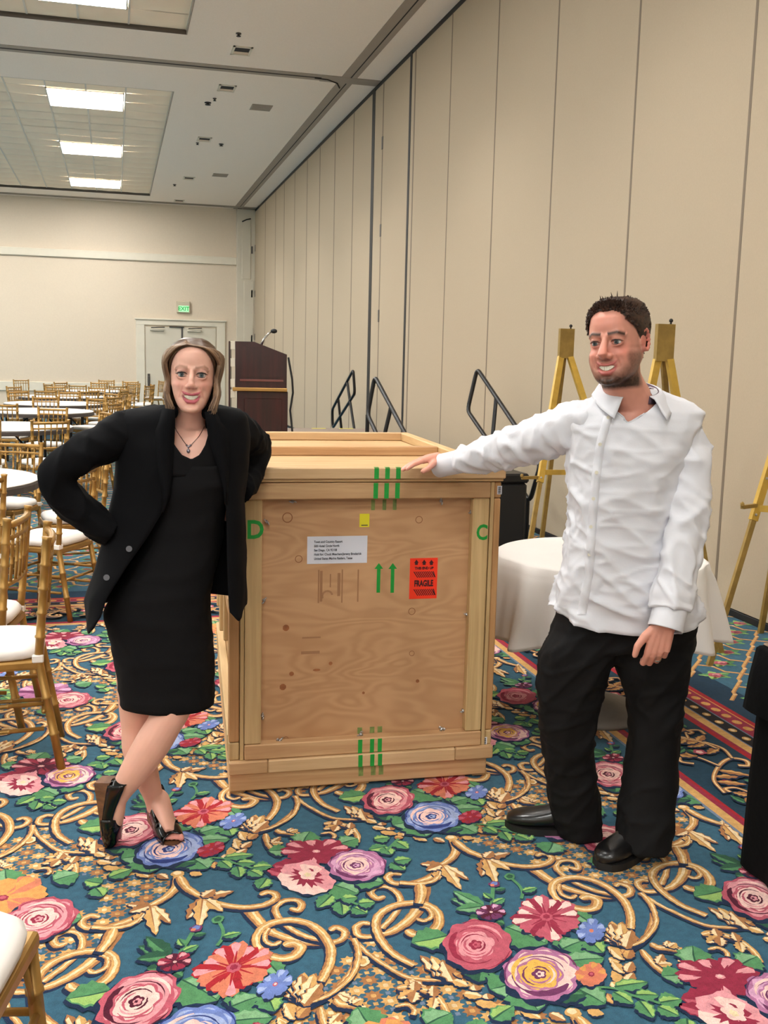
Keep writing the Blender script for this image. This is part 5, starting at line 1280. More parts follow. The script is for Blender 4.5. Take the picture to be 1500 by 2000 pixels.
def face_extras(par, M, iris, mw=.033, lash=.0012, es=1.0):
    M_eye = mat('eye_white', srgb(204, 194, 188), .25); M_iris = mat('iris', srgb(*iris), .2); M_pup = mat('pupil', srgb(14, 12, 12), .15); M_teeth = mat('teeth', srgb(236, 228, 208), .3)
    for s in (-1, 1):
        c = Vector((s * .031, -.0705, -.0002))
        e = MB(); bmesh.ops.create_icosphere(e.b, subdivisions=3, radius=.0140, matrix=M @ Matrix.Translation(c) @ Matrix.Diagonal((1.0, 1, 1, 1)))
        eo = e.build('eye', M_eye, par, True)
        g = Vector((-s * .0008, -.0108, 0))
        for nm, r, y, m_ in (('iris', .0068, -.0122, M_iris), ('pupil', .0032, -.0137, M_pup)):
            b = MB(); bmesh.ops.create_icosphere(b.b, subdivisions=2, radius=r, matrix=M @ Matrix.Translation(c + Vector((0, y, 0))) @ Matrix.Diagonal((1, .34, 1, 1))); b.build(nm, m_, eo, True)
    M_lash = mat('lash', srgb(34, 24, 22), .6)
    for s in (-1, 1):
        lp = [(s * .031 + (x - s * .031) * es, y, z * es) for x, y, z in ((s * .0150, -.0826, .0008), (s * .0215, -.0890, .0052), (s * .031, -.0912, .0066), (s * .0395, -.0852, .0048), (s * .0485, -.0755, .0018))]
        MB().tube([M @ Vector(p_) for p_ in lp], [.0006, lash, lash * 1.25, lash * 1.1, .0006], 6).build('eyelash', M_lash, par, True)
        lp = [(s * .031 + (x - s * .031) * es, y, z * es) for x, y, z in ((s * .017, -.0822, -.0030), (s * .024, -.0872, -.0054), (s * .032, -.0882, -.0062), (s * .040, -.0822, -.0044))]
        MB().tube([M @ Vector(p_) for p_ in lp], [.0004, lash * .5, lash * .6, .0004], 6).build('eyelash', M_lash, par, True)
    t = MB(); N_ = 12
    def tp(u, v):      # u -1..1 across, v 0 top .. 1 bottom of the tooth row
        z = -.0628 + .0095 * u * u - v * .0140 * (1 - .5 * u * u); return Vector((u * mw * .86, -.0905 + .0100 * u * u, z))
    for k in range(N_):
        u0, u1 = -1 + 2 * k / N_, -1 + 2 * (k + 1) / N_; g = .012
        q = [tp(u0 + g, 0), tp(u1 - g, 0), tp(u1 - g * 1.6, .93), tp((u0 + u1) / 2, 1), tp(u0 + g * 1.6, .93)]
        t.prism([M @ p_ for p_ in q], M.to_3x3() @ Vector((0, .004, 0)))
    t.build('teeth', M_teeth, par, False)
def shoe_frame(heel, toe, up=(0, 0, 1)):
    h, t = Vector(heel), Vector(toe); x = (t - h).normalized(); u = Vector(up); y = u.cross(x).normalized(); z = x.cross(y)
    return Matrix(((x.x, y.x, z.x, h.x), (x.y, y.y, z.y, h.y), (x.z, y.z, z.z, h.z), (0, 0, 0, 1))), (t - h).length
def folds(me, amp, funcs, seed=0, keep=None):
    """push the cloth in and out along its normals: funcs = [(scale vector, weight)] of stretched noise"""
    n = len(me.vertices); out = np.zeros((n, 3), np.float32); off = Vector((seed * 7.3, seed * 3.1, seed * 1.7))
    for i, v in enumerate(me.vertices):
        d = 0
        for M3, wt in funcs:
            p = M3 @ v.co + off; r = noise.noise(p); d += wt * (max(0.0, 1 - 3.2 * abs(r)) ** 1.3 - .32)
        k = keep(v.co) if keep else 1
        out[i] = v.co + v.normal * (amp * d * k)
    me.vertices.foreach_set('co', out.ravel()); me.update()
def stretch_frame(dirv, along, across):
    """noise space stretched along dirv"""
    d = Vector(dirv).normalized(); a = d.orthogonal().normalized(); c = d.cross(a)
    return Matrix((d * along, a * across, c * across))
# ---------------------------------------------------------------- the man in the white shirt
man_c = on(1225, 1645, 2, 0)
HMs = 1.045; MWM = .0325
hc = at(1204, 668, 2.80)
MH = Matrix.Translation(hc) @ Matrix.Rotation(math.radians(-48), 4, 'Z') @ Matrix.Rotation(math.radians(-5.5), 4, 'Y') @ Matrix.Rotation(math.radians(3), 4, 'X') @ Matrix.Scale(HMs, 4)
b = MB()
build_head(b, MH, 1.10, 1.12, True, MWM)
T = lambda p: MH @ Vector(p)
neck_b = at(1232, 790, 2.84)
limb(b, [(T((0, .02, -.05)), .058), (T((0, .018, -.10)), .060), ((T((0, .018, -.10)) + neck_b) / 2, .063), (neck_b, .072), (at(1228, 830, 2.85), .10, .085)], 24)
# trunk and limbs inside the clothes
ringloft(b, levels([(805, 1180, 1300, 2.85, .07), (840, 1135, 1340, 2.85, .09), (1000, 1140, 1300, 2.86, .105), (1150, 1140, 1300, 2.88, .1), (1225, 1135, 1300, 2.9, .085)], 28))
for pts in ([(at(1150, 1225, 2.92), .07), (at(1114, 1350, 2.95), .06), (at(1115, 1500, 3.0), .05), (at(1128, 1600, 3.03), .042)], [(at(1265, 1225, 2.88), .075), (at(1275, 1370, 2.87), .06), (at(1268, 1510, 2.87), .05), (at(1262, 1625, 2.86), .042)]): limb(b, pts)
RARM = [(at(1165, 832, 2.85), .045), (at(1070, 852, 3.02), .040), (at(1000, 873, 3.18), .036), (at(920, 894, 3.36), .029), (at(856, 909, 3.515), .026, .029)]
LARM = [(at(1325, 830, 2.83), .056), (at(1345, 910, 2.78), .042), (at(1338, 1000, 2.74), .038), (at(1322, 1100, 2.70), .034), (at(1306, 1200, 2.66), .03), (at(1298, 1228, 2.65), .030)]
limb(b, RARM); limb(b, LARM)
# right hand flat on the lid, thumb over the front edge
wr_ = Vector((at(852, 911, 3.525))); LIDZ = 1.2165
wr_.z = LIDZ + .040
tipv = Vector(on(800, 914, 2, LIDZ + .01)); fdir = Vector(on(784, 912.5, 2, LIDZ + .010)) - wr_; HS = fdir.length / .182
hand(b, wr_ + fdir.normalized() * .0, fdir, (0, .12, 1), (-.1, -1, 0), [(.06, .12, .08), (.06, .13, .1), (.08, .14, .12), (.10, .18, .15)], HS, .10, [(.01, .02, -.004), (.032, .048, -.016), (.062, .066, -.026), (.09, .068, -.030)], .0115)
# left hand hanging, back of the hand to the camera
lw = at(1296, 1224, 2.65)
fl_ = (at(1276, 1300, 2.655) - lw).normalized()
toC = (Vector((0, 0, 1.6)) - lw).normalized()
ring_tips = hand(b, lw, fl_ * 1.0 - toC * .06, (toC * .95 + RIGHT * .12), -RIGHT + Vector((0, 0, -.15)), [(.6, .75, .5), (.68, .8, .5), (.75, .8, .5), (.7, .75, .5)], 1.0, .06, [(-.004, .022, -.002), (.024, .050, .004), (.054, .0655, .006), (.082, .066, .004)], .0112)
body = fused('person', b, .0033, 3, .5)
SK = np.array(srgb(216, 152, 132)); 
def paint_man(L_, near, G, co):
    c = np.tile(SK, (len(L_), 1)); nz = np.array([noise.noise(Vector(p) * 55) for p in co]) * .05
    c *= (1 + nz)[:, None]
    def mixc(col, f): 
        f = np.clip(f, 0, 1)[:, None]; c[:] = c * (1 - f) + np.array(srgb(*col)) * f
    nf = near.astype(float)
    mixc((206, 116, 100), .55 * (G((.042, -.07, -.025), (.025, .04, .025)) + G((-.042, -.07, -.025), (.025, .04, .025)) + G((0, -.11, -.03), (.02, .03, .02))) * nf)
    mixc((212, 128, 110), .35 * G((0, -.09, .06), (.06, .04, .03)) * nf)
    mixc((200, 106, 92), .6 * ((np.abs(L_[:, 0]) > .074) & (L_[:, 2] > -.05) & (L_[:, 2] < .05)) * nf)
    # stubble: jaw, chin, moustache
    x, y, z = L_.T
    st_n = np.array([noise.noise(Vector(p) * 170) for p in co]) * .5 + .5
    beard = np.clip((-.052 - z) / .022, 0, 1) * np.clip((.035 - y) / .03, 0, 1)
    beard = np.maximum(beard, np.clip((np.abs(x) - .052) / .008, 0, 1) * np.clip((-.008 - z) / .03, 0, 1) * np.clip((.012 - y) / .02, 0, 1))
    cheek = G((.034, -.08, -.055), (.014, .04, .022)) + G((-.034, -.08, -.055), (.014, .04, .022))
    beard = beard * np.clip(1 - .9 * cheek, 0, 1)
    beard = np.maximum(beard, .75 * G((0, -.095, -.0505), (.024, .03, .0045)))
    for s in (-1, 1): mixc((150, 78, 68), .35 * np.exp(-((s * x - (.034 + .30 * (-.048 - z))) / .0028) ** 2) * ((z < -.036) & (z > -.066) & (y < -.06)) * nf)  # darker line puts the smile crease's shade into the skin colour
    lips_m = np.clip(G((0, -.094, -.069), (.030, .03, .0145)) * 1.5, 0, 1)
    below = .35 * G((0, -.09, -.094), (.012, .03, .008))
    beard *= (1 - lips_m) * nf * np.clip((z + .136) / .012, 0, 1)
    mixc((60, 40, 30), (.74 + .34 * st_n) * beard * (.74 + .36 * np.clip((-.085 - z) / .02, 0, 1)))
    mixc((182, 98, 94), .85 * np.clip((.0018 - lip_mask(L_, MWM)) / .0014, 0, 1) * nf)
    mixc((70, 24, 22), .9 * np.clip(G((0, -.085, -.0675), (.021, .012, .0042)) * 1.4, 0, 1) * nf * (y > -.0905))
    for s in (-1, 1):
        br = np.exp(-((z - (.0238 + .0030 * np.clip(s * x - .015, 0, .02) / .02 - .007 * np.clip((s * x - .036) / .016, 0, 1))) / .0056) ** 2) * ((s * x > .010) & (s * x < .052) & (y < -.04))
        mixc((66, 44, 34), 1.1 * br * nf)
        mixc((70, 40, 34), .55 * np.exp(-(((s * x - .031) / .016) ** 2 + ((z - .0062) / .0022) ** 2)) * (y < -.06) * nf)
        mixc((150, 84, 74), .45 * np.exp(-(((s * x - .031) / .017) ** 2 + ((z + .006) / .010) ** 2)) * (y < -.06) * nf)
        mixc((60, 24, 22), .8 * G((s * .0065, -.099, -.043), (.0042, .012, .003)) * nf)
    return c
man = link('person', body, skin_mat('skin_ruddy', .42))
finish_head(body, MH.inverted(), MH, paint_man, MWM)
tag(man, 'smiling bearded man in a loose white shirt and black trousers, one hand on the crate', 'person')
face_extras(man, MH, (84, 96, 96), MWM)
# short dark hair: cap of tufts
M_hair = mat('hair_dark', srgb(70, 46, 34), .5, rgb2=srgb(36, 24, 19), vscale=90, spec=.35)
hb = MB(); rnd = random.Random(5)
def hairline(a):
    """lowest hair height for a direction round the head: a = 0 straight ahead, pi = back"""
    a = abs(a)
    return interp([(0, .087), (.35, .089), (.62, .080), (.85, .052), (1.05, .036), (1.2, .010), (1.35, -.018), (1.48, -.005), (1.7, .018), (1.95, .0), (2.2, -.05), (3.15, -.07)], a)[0]
caps = []
for i in range(26):
    row = []
    for k in range(64):
        a = -PI + 2 * PI * k / 64; zl = hairline(a); z = zl + (.1135 - zl) * (i / 25) ** .8
        w_, yf, yb = interp(HEAD_F, z); g = .004 + .007 * min(1, i / 4) * (1 if abs(a) < 1.2 or i > 6 else .7)
        w_ += g; yf -= g; yb += g; ym = yf * .35 + yb * .65 if z > -.03 else (yf + yb) / 2
        c, s = math.sin(a), -math.cos(a); q = (abs(c) ** 2.25 + abs(s) ** 2.25) ** (-1 / 2.25)
        row.append(T((w_ * q * c, ym + (yb - ym if s > 0 else ym - yf) * q * s, z + (g if i > 18 else 0))))
    caps.append(row)
ringloft(hb, caps, (False, True))
for q in range(2600):
    a = rnd.uniform(-PI, PI); zl = hairline(a); u = rnd.random() ** .75; z = zl + (.113 - zl) * u
    w_, yf, yb = interp(HEAD_F, z); g = .006; w_ += g; yf -= g; yb += g; ym = yf * .35 + yb * .65 if z > -.03 else (yf + yb) / 2
    c, s = math.sin(a), -math.cos(a); qq = (abs(c) ** 2.25 + abs(s) ** 2.25) ** (-1 / 2.25)
    if 1.15 < abs(a) < 2.0 and z < .036: continue
    p = Vector((w_ * qq * c, ym + (yb - ym if s > 0 else ym - yf) * qq * s, z)); nrm = (p - Vector((0, .01, .0))).normalized()
    top = max(0, (z - .06) / .05)
    d = (nrm * (.45 + .55 * top) + Vector((rnd.uniform(-.35, .35), -.25 + .5 * (1 - top) + rnd.uniform(-.3, .3), -.55 * (1 - top) + .35 * top + rnd.uniform(-.2, .2)))).normalized(); ln = .007 + .010 * top * rnd.random() + (.014 if rnd.random() < .008 and top > .5 else 0)
    hb.tube([T(p - d * .004), T(p + d * ln * .6), T(p + d * ln)], [.0026, .0018, .0004], 5, False)
hb.build('hair', M_hair, man, True)
# shirt -----------------------------------------------------------
M_shirt = mat('shirt_cotton', srgb(216, 216, 222), .75, var=.01, vscale=4, bump=.12, bscale=260, bdist=.002, spec=.25, sheen=.08)
M_trous = mat('trouser_black', srgb(15, 14, 15), .8, bump=.1, bscale=300, bdist=.002, spec=.25)
b = MB()
ST = [(758, 1196, 1272, 2.86, .055), (772, 1176, 1306, 2.86, .075), (786, 1146, 1342, 2.86, .095), (802, 1124, 1362, 2.855, .11), (830, 1116, 1352, 2.85, .122), (870, 1117, 1335, 2.85, .13), (930, 1119, 1318, 2.855, .135), (1000, 1120, 1310, 2.86, .138), (1060, 1116, 1312, 2.865, .142), (1110, 1107, 1322, 2.87, .144), (1150, 1098, 1338, 2.875, .146), (1180, 1094, 1352, 2.88, .146)]
def hem_drop(k, n):
    a = 2 * PI * k / n                       # 0 = image right, 3pi/2 = towards the camera
    return 12 + 26 * max(0, -math.sin(a)) ** 1.2 + 14 * max(0, math.sin(a)) - 6 * abs(math.cos(a)) ** 6
NS = 150
rings = levels(ST, NS, 120); last = levels([ST[-1], (1190, 1094, 1354, 2.88, .148)], NS, 8)[-1]
n = NS
i_open = int(120 * (822 - 758) / (1180 - 758))
def vfront(k): return max(0.0, 1 - abs(2 * PI * k / n - 4.50) / .72)
rings = [[rings[max(i, int(round(i_open * vfront(k))))][k] for k in range(n)] for i in range(len(rings))]
for i in range(1, 6):
    rings.append([rings[120][k] + (last[k] - rings[120][k]) * (hem_drop(k, n) / 10.0) * i / 5 for k in range(n)])
ringloft(b, rings, (False, False))
shirt_me = b.mesh('shirt', True)
b = MB()
limb(b, [(at(1172, 824, 2.86), .050, .052), (at(1130, 829, 2.90), .068, .072), (at(1062, 854, 3.04), .064, .068), (at(1000, 875, 3.18), .06, .064), (at(945, 890, 3.31), .05, .055), (at(912, 898, 3.385), .046, .049), (at(896, 902, 3.42), .038, .041)], 56, 14)
limb(b, [(at(1308, 826, 2.84), .050, .050), (at(1334, 850, 2.815), .070, .066), (at(1346, 910, 2.78), .070, .068), (at(1342, 990, 2.74), .066, .063), (at(1330, 1070, 2.705), .062, .059), (at(1318, 1130, 2.685), .062, .059), (at(1312, 1162, 2.67), .064, .061), (at(1309, 1188, 2.66), .056, .054)], 56, 14)
sleeve_me = b.mesh('sleeves', True)
bm_ = MB(); bm_.b.from_mesh(shirt_me); 
DIAG = [(stretch_frame(RIGHT * .9 + Vector((0, 0, -.42)), 2.6, 13), .9), (stretch_frame(RIGHT * .5 + Vector((0, 0, .75)), 2.2, 10), .55), (stretch_frame(RIGHT + Vector((0, 0, .1)), 5, 28), .35)]
zt = at(1230, 800, 2.86).z
folds(shirt_me, .018, DIAG, 3, lambda p: min(1.1, .3 + max(0, (zt - p.z)) * 1.4) * (1 - .6 * min(1, max(0, (p - at(1105, 1120, 2.87)).length < .12))))
folds(sleeve_me, .014, [(stretch_frame(RIGHT * .35 + Vector((0, .1, .8)), 5, 13), .8), (stretch_frame(RIGHT * .8 + Vector((0, -.2, -.6)), 4, 17), .6)], 8)
shirt = link('shirt', shirt_me, M_shirt, man)
sl = link('sleeves', sleeve_me, M_shirt, shirt)
for o_ in (shirt,): s_ = o_.modifiers.new('t', 'SOLIDIFY'); s_.thickness = .003
# cuffs
def cuff(p, q, ra, rb, name='cuff'):
    p, q = Vector(p), Vector(q); b = MB(); b.tube([p, p + (q - p) * .06, p + (q - p) * .5, p + (q - p) * .95, q], [(ra * .96, rb * .96), (ra * 1.02, rb * 1.02), (ra, rb), (ra * 1.02, rb * 1.02), (ra * 1.0, rb * 1.0)], 36, False)
    o_ = b.build(name, M_shirt, shirt, True); s_ = o_.modifiers.new('t', 'SOLIDIFY'); s_.thickness = .0035; return o_
cuff(at(899, 901, 3.415), at(856, 910.5, 3.515), .0385, .0415); cuff(at(1311, 1182, 2.662), at(1299, 1229, 2.646), .050, .054)
# collar: stand and two points
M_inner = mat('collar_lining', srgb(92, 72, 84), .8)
colb = MB(); nb = T((0, .02, -.105)); R_ = []
cen = at(1231, 772, 2.845)
def collar_pt(a, z, r, fw=1.0): return cen + RIGHT * (r * math.cos(a)) + DEEP * (r * 1.02 * math.sin(a)) + Vector((0, 0, z))
rows = []
for i in range(5):
    u = i / 4; row = []
    for k in range(40):
        a = -PI / 2 + .42 + (2 * PI - .95) * k / 39; back = (1 + math.sin(a)) / 2
        row.append(collar_pt(a + .1, -.028 + .005 * (1 - back) + u * (.022 + .052 * back), .079 + .003 * u + .004 * back))
    rows.append(row)
ringloft(colb, rows, closed=False)
o_ = colb.build('collar_stand', M_inner, shirt, True); s_ = o_.modifiers.new('t', 'SOLIDIFY'); s_.thickness = .002
colb = MB(); rows = []
for i in range(6):
    u = i / 5; row = []
    for k in range(48):
        f = k / 47; a = -PI / 2 + .42 + (2 * PI - .95) * f; back = (1 + math.sin(a)) / 2; pt = (max(0, abs(f - .5) * 2 - .55) / .45) ** 1.5
        zt_ = -.028 + .005 * (1 - back) + .022 + .052 * back
        p0 = collar_pt(a + .1, zt_, .0825 + .005 * back)
        drop = (.032 + .035 * pt); outw = .030 + .012 * pt
        d = (p0 - (cen + Vector((0, 0, zt_)))).normalized()
        sidew = RIGHT * (.022 * pt * (1 if math.cos(a + .1) > 0 else -1)) - DEEP * .012 * pt
        row.append(p0 + d * (outw * u ** .7) + Vector((0, 0, .006 * math.sin(PI * min(1, u * 2)) - drop * u)) + sidew * u)
    rows.append(row)
ringloft(colb, rows, closed=False)
o_ = colb.build('collar', M_shirt, shirt, True); s_ = o_.modifiers.new('t', 'SOLIDIFY'); s_.thickness = .003
# placket and buttons follow the front of the shirt
from mathutils.bvhtree import BVHTree
bv = BVHTree.FromPolygons([v.co.copy() for v in shirt_me.vertices], [tuple(p.vertices) for p in shirt_me.polygons])
def hit(px, py, bvh=bv):
    d = Vector(np.array([(px - CXP) / FPX, (py - CYP) / FPX, 1.0]) @ CAMR).normalized()
    r = bvh.ray_cast(Vector(CAMC), d); return r[0], r[1]
pb = MB(); rows = []
for i in range(46):
    py = 812 + (1200 - 812) * i / 45; px = interp([(812, 1188), (870, 1172), (930, 1164), (1000, 1158), (1060, 1154), (1120, 1150), (1200, 1136)], py)[0]; row = []
    for dx in (-9, -8, 0, 8, 9):
        h, nn = hit(px + dx, py)
        if h is None: break
        row.append(h + (Vector(CAMC) - h).normalized() * (.0035 if abs(dx) < 9 else -.001))
    if len(row) == 5: rows.append(row)
ringloft(pb, rows, closed=False); pb.build('placket', M_shirt, shirt, True)
M_btn = mat('shirt_button', srgb(214, 208, 190), .35)
for px, py in ((1188, 815), (1172, 868), (1165, 923), (1159, 974), (1154, 1029), (1151, 1083)):
    h, nn = hit(px, py)
    if h is not None:
        d = (Vector(CAMC) - h).normalized(); MB().tube([h + d * .003, h + d * .0065], .0055, 12).build('button', M_btn, shirt)
# wedding ring
pts, rr = ring_tips[2]; p0, p1 = pts[1], pts[2]; rp = p0 + (p1 - p0) * .72; d = (p1 - p0).normalized()
MB().tube([rp - d * .0028, rp + d * .0028], [.0113, .0113], 20).build('ring', mat('ring_silver', srgb(206, 200, 190), .2, metal=1), man, True)
# trousers --------------------------------------------------------
b = MB()
ringloft(b, levels([(1150, 1115, 1335, 2.89, .12), (1200, 1103, 1345, 2.89, .125), (1235, 1090, 1344, 2.9, .125), (1262, 1076, 1338, 2.9, .11)], 40))
ringloft(b, levels([(1225, 1092, 1208, 2.92, .09), (1262, 1068, 1199, 2.92, .095), (1290, 1057, 1190, 2.93, .095), (1340, 1051, 1173, 2.95, .088), (1400, 1058, 1161, 2.97, .082), (1450, 1064, 1154, 2.99, .078), (1500, 1070, 1157, 3.01, .078), (1560, 1077, 1167, 3.03, .084), (1600, 1083, 1169, 3.04, .09), (1626, 1090, 1170, 3.04, .092)], 36))
ringloft(b, levels([(1225, 1200, 1346, 2.88, .1), (1262, 1197, 1340, 2.88, .1), (1290, 1205, 1335, 2.875, .098), (1350, 1225, 1329, 2.87, .09), (1400, 1237, 1324, 2.87, .082), (1450, 1234, 1321, 2.87, .08), (1500, 1225, 1319, 2.87, .082), (1560, 1215, 1315, 2.865, .088), (1600, 1213, 1309, 2.86, .094), (1648, 1208, 1302, 2.85, .098)], 36))
tr_me = fused('trousers', b, .009, 5, .5)
folds(tr_me, .012, [(stretch_frame(RIGHT * .6 + Vector((0, 0, .75)), 2.5, 11), .7), (stretch_frame(RIGHT + Vector((0, 0, .3)), 4, 14), .5)], 5)
tro = link('trousers', tr_me, M_trous, man)
# black leather shoes
M_leather = mat('shoe_leather', srgb(18, 17, 18), .3, bump=.15, bscale=50, bdist=.004, spec=.5, coat=.25)
M_sole = mat('shoe_sole', srgb(24, 22, 22), .6)
def shoe(heel, toe, lab):
    M_, ln = shoe_frame(heel, toe); b = MB(); rings = []
    prof = [(0, .030, .050), (.06, .036, .068), (.18, .039, .082), (.32, .040, .088), (.45, .043, .078), (.58, .048, .064), (.72, .051, .054), (.84, .048, .048), (.93, .038, .040), (.985, .022, .030), (1.0, .008, .022)]
    for u, w_, h in prof:
        ring = []
        for k in range(20):
            t_ = 2 * PI * k / 20; c, s = math.cos(t_), math.sin(t_); q = (abs(c) ** 2.6 + abs(s) ** 2.6) ** (-1 / 2.6)
            ring.append(M_ @ Vector((u * ln, w_ * q * c + .006 * math.sin(u * PI), .020 + (h - .0) / 2 + (h / 2) * q * s)))
        rings.append(ring)
    ringloft(b, rings); o_ = b.build('shoe', M_leather, man, True)
    sb = MB(); n_ = 36; L0 = []; 
    out = []
    for k in range(n_):
        t_ = 2 * PI * k / n_; u = .5 + .515 * math.cos(t_); w_ = interp([(p[0], p[1]) for p in prof], max(0, min(1, u)))[0]; w_ = max(w_, .012) + .005
        out.append((u * ln, (1 if math.sin(t_) >= 0 else -1) * w_ * min(1, abs(math.sin(t_)) * 2.2) + .006 * math.sin(max(0, min(1, u)) * PI)))
    sb.prism([M_ @ Vector((x, y, .0)) for x, y in out], M_.to_3x3() @ Vector((0, 0, .024))); sb.build('sole', M_sole, o_)
    return o_
zz = .001
shoe((1.60, 3.035, zz), (1.296, 3.14, zz), '')
shoe((1.735, 2.925, zz), (1.478, 2.795, zz), '')
# ---------------------------------------------------------------- the woman in the black suit
WS = .985
hcw = at(376, 733, 3.27)
MW = Matrix.Translation(hcw) @ Matrix.Rotation(math.radians(-6), 4, 'Z') @ Matrix.Rotation(math.radians(1.5), 4, 'Y') @ Matrix.Rotation(math.radians(-2), 4, 'X') @ Matrix.Diagonal((.98 * WS, WS, WS, 1))
TW = lambda p: MW @ Vector(p)
b = MB(); build_head(b, MW, .95, .92, False, .0318, 1.12)
limb(b, [(TW((0, .025, -.05)), .048), (TW((0, .02, -.10)), .047), (at(371, 815, 3.30), .049), (at(369, 838, 3.31), .055), (at(366, 858, 3.32), .09, .07)], 24)
ringloft(b, levels([(838, 325, 415, 3.31, .06), (850, 290, 440, 3.31, .078), (872, 282, 446, 3.305, .088), (905, 290, 448, 3.30, .098), (960, 305, 430, 3.31, .09), (1050, 290, 412, 3.32, .09), (1150, 240, 395, 3.33, .105), (1220, 225, 395, 3.34, .11), (1260, 230, 395, 3.34, .105)], 32))
# arms inside the sleeves
limb(b, [(at(262, 840, 3.32), .048), (at(180, 872, 3.27), .042), (at(112, 922, 3.25), .036), (at(160, 990, 3.28), .034), (at(215, 1030, 3.30), .028), (at(240, 1045, 3.30), .024)])
LW = [(at(450, 838, 3.36), .046), (at(490, 862, 3.48), .04), (at(500, 877, 3.555), .026), (at(497, 898, 3.53), .024), (at(483, 926, 3.485), .024), (at(466, 950, 3.42), .022), (at(452, 962, 3.36), .022)]
limb(b, LW)
hand(b, at(452, 962, 3.38), at(436, 985, 3.30) - at(455, 958, 3.37), Vector((-.2, -.8, .3)), Vector((-.6, -.3, .6)), [(.7, .9, .6)] * 4, .82, .05, [(.01, .02, 0), (.035, .035, .005), (.06, .035, .01)], .009)
# legs: the far one stands, the near one crosses over on its toes
STAND = [(at(275, 1230, 3.35), .085), (at(270, 1310, 3.36), .073), (at(266, 1385, 3.37), .056), (at(268, 1420, 3.38), .052), (at(272, 1462, 3.385), .056), (at(282, 1505, 3.39), .046), (at(298, 1550, 3.40), .034), (at(306, 1580, 3.405), .0315)]
CROSS = [(at(345, 1230, 3.30), .088), (at(348, 1310, 3.27), .074), (at(340, 1375, 3.24), .060), (at(322, 1412, 3.235), .056), (at(298, 1452, 3.24), .0575), (at(268, 1498, 3.25), .050), (at(240, 1540, 3.265), .037), (at(228, 1560, 3.27), .0335)]
limb(b, STAND, 24, 6); limb(b, CROSS, 24, 6)
# feet
toeA, heelA = Vector((.165, 3.245, .0)), Vector((.112, 3.455, .0))
MA, lA = shoe_frame(heelA, toeA)
ankA = at(306, 1580, 3.405)
limb(b, [(ankA, .0315), (MA @ Vector((.05, 0, .092)), .034, .036), (MA @ Vector((.10, .002, .072)), .037, .030), (MA @ Vector((.155, .003, .045)), .040, .021), (MA @ Vector((.195, .003, .028)), .036, .014)], 20)
limb(b, [(ankA + Vector((0, .01, 0)), .028), (MA @ Vector((.012, 0, .085)), .027)], 16)
for k, y in enumerate((.024, .010, -.003, -.015, -.026)): b.tube([MA @ Vector((.185, y, .027)), MA @ Vector((.222 - .006 * k, y * 1.05, .023))], [.0095, .0075 if k else .0105], 10).ball(MA @ Vector((.224 - .006 * k, y * 1.05, .0225)), .0075 if k else .0105, 2)
toeB = at(213, 1650, 3.285); toeB.z = .004
heelB = at(192, 1522, 3.285)
MBf, lB = shoe_frame(heelB, toeB, RIGHT * .97 + Vector((0, 0, .2)) - DEEP * .25)
ankB = at(228, 1560, 3.27)
limb(b, [(at(240, 1540, 3.265), .036), (MBf @ Vector((.028, 0, .070)), .028), (MBf @ Vector((.075, 0, .058)), .027), (MBf @ Vector((.125, 0, .044)), .026), (MBf @ Vector((.165, 0, .030)), .022), (MBf @ Vector((.20, 0, .022)), .014)], 20)
body = fused('person', b, .0033, 3, .5)
SKW = np.array(srgb(230, 178, 158))
def paint_woman(L_, near, G, co):
    c = np.tile(SKW, (len(L_), 1)); nz = np.array([noise.noise(Vector(p) * 40) for p in co]) * .03; c *= (1 + nz)[:, None]
    x, y, z = L_.T; nf = near.astype(float)
    def mixc(col, f):
        f = np.clip(f, 0, 1)[:, None]; c[:] = c * (1 - f) + np.array(srgb(*col)) * f
    mixc((206, 122, 108), .45 * (G((.042, -.07, -.028), (.022, .04, .02)) + G((-.042, -.07, -.028), (.022, .04, .02)) + .6 * G((0, -.11, -.032), (.016, .03, .012))) * nf)
    mixc((184, 84, 100), .92 * np.clip((.0012 - lip_mask(L_, .0318)) / .0012, 0, 1) * nf)
    mixc((70, 20, 26), .9 * np.clip(G((0, -.085, -.0675), (.023, .012, .0042)) * 1.4, 0, 1) * nf * (y > -.0905))
    for s in (-1, 1):
        br = np.exp(-((z - (.0225 + .005 * np.clip(s * x - .018, 0, .02) / .02 - .009 * np.clip((s * x - .038) / .015, 0, 1))) / .0046) ** 2) * ((s * x > .012) & (s * x < .052) & (y < -.04))
        mixc((140, 96, 72), .75 * br * nf)
        mixc((40, 26, 26), .75 * np.exp(-(((s * x - .032) / .0165) ** 2 + ((z - .0060) / .0024) ** 2)) * (y < -.06) * nf)
        mixc((110, 70, 64), .5 * np.exp(-(((s * x - .032) / .016) ** 2 + ((z + .0062) / .0026) ** 2)) * (y < -.06) * nf)
        mixc((168, 110, 104), .4 * np.exp(-(((s * x - .031) / .016) ** 2 + ((z - .012) / .006) ** 2)) * (y < -.05) * nf)
        mixc((96, 40, 38), .6 * G((s * .0055, -.099, -.043), (.0035, .012, .0025)) * nf)
        mixc((196, 112, 98), .4 * np.exp(-((s * x - (.030 + .35 * (-.045 - z))) / .003) ** 2) * ((z < -.035) & (z > -.072) & (y < -.06)) * nf)  # shade of the crease beside the mouth, painted into the skin
    toes = ((np.abs(co[:, 2] - .024) < .012) & (np.linalg.norm(co[:, :2] - np.array(MA @ Vector((.226, .0, 0)))[:2], axis=1) < .032)).astype(float)
    mixc((196, 96, 96), .5 * toes)
    return c
wom = link('person', body, skin_mat('skin_fair', .45)); finish_head(body, MW.inverted(), MW, paint_woman, .0318)
tag(wom, 'smiling woman in a black jacket and skirt leaning an elbow on the crate, ankles crossed', 'person')
face_extras(wom, MW, (96, 112, 118), .0318, .0016, 1.12)
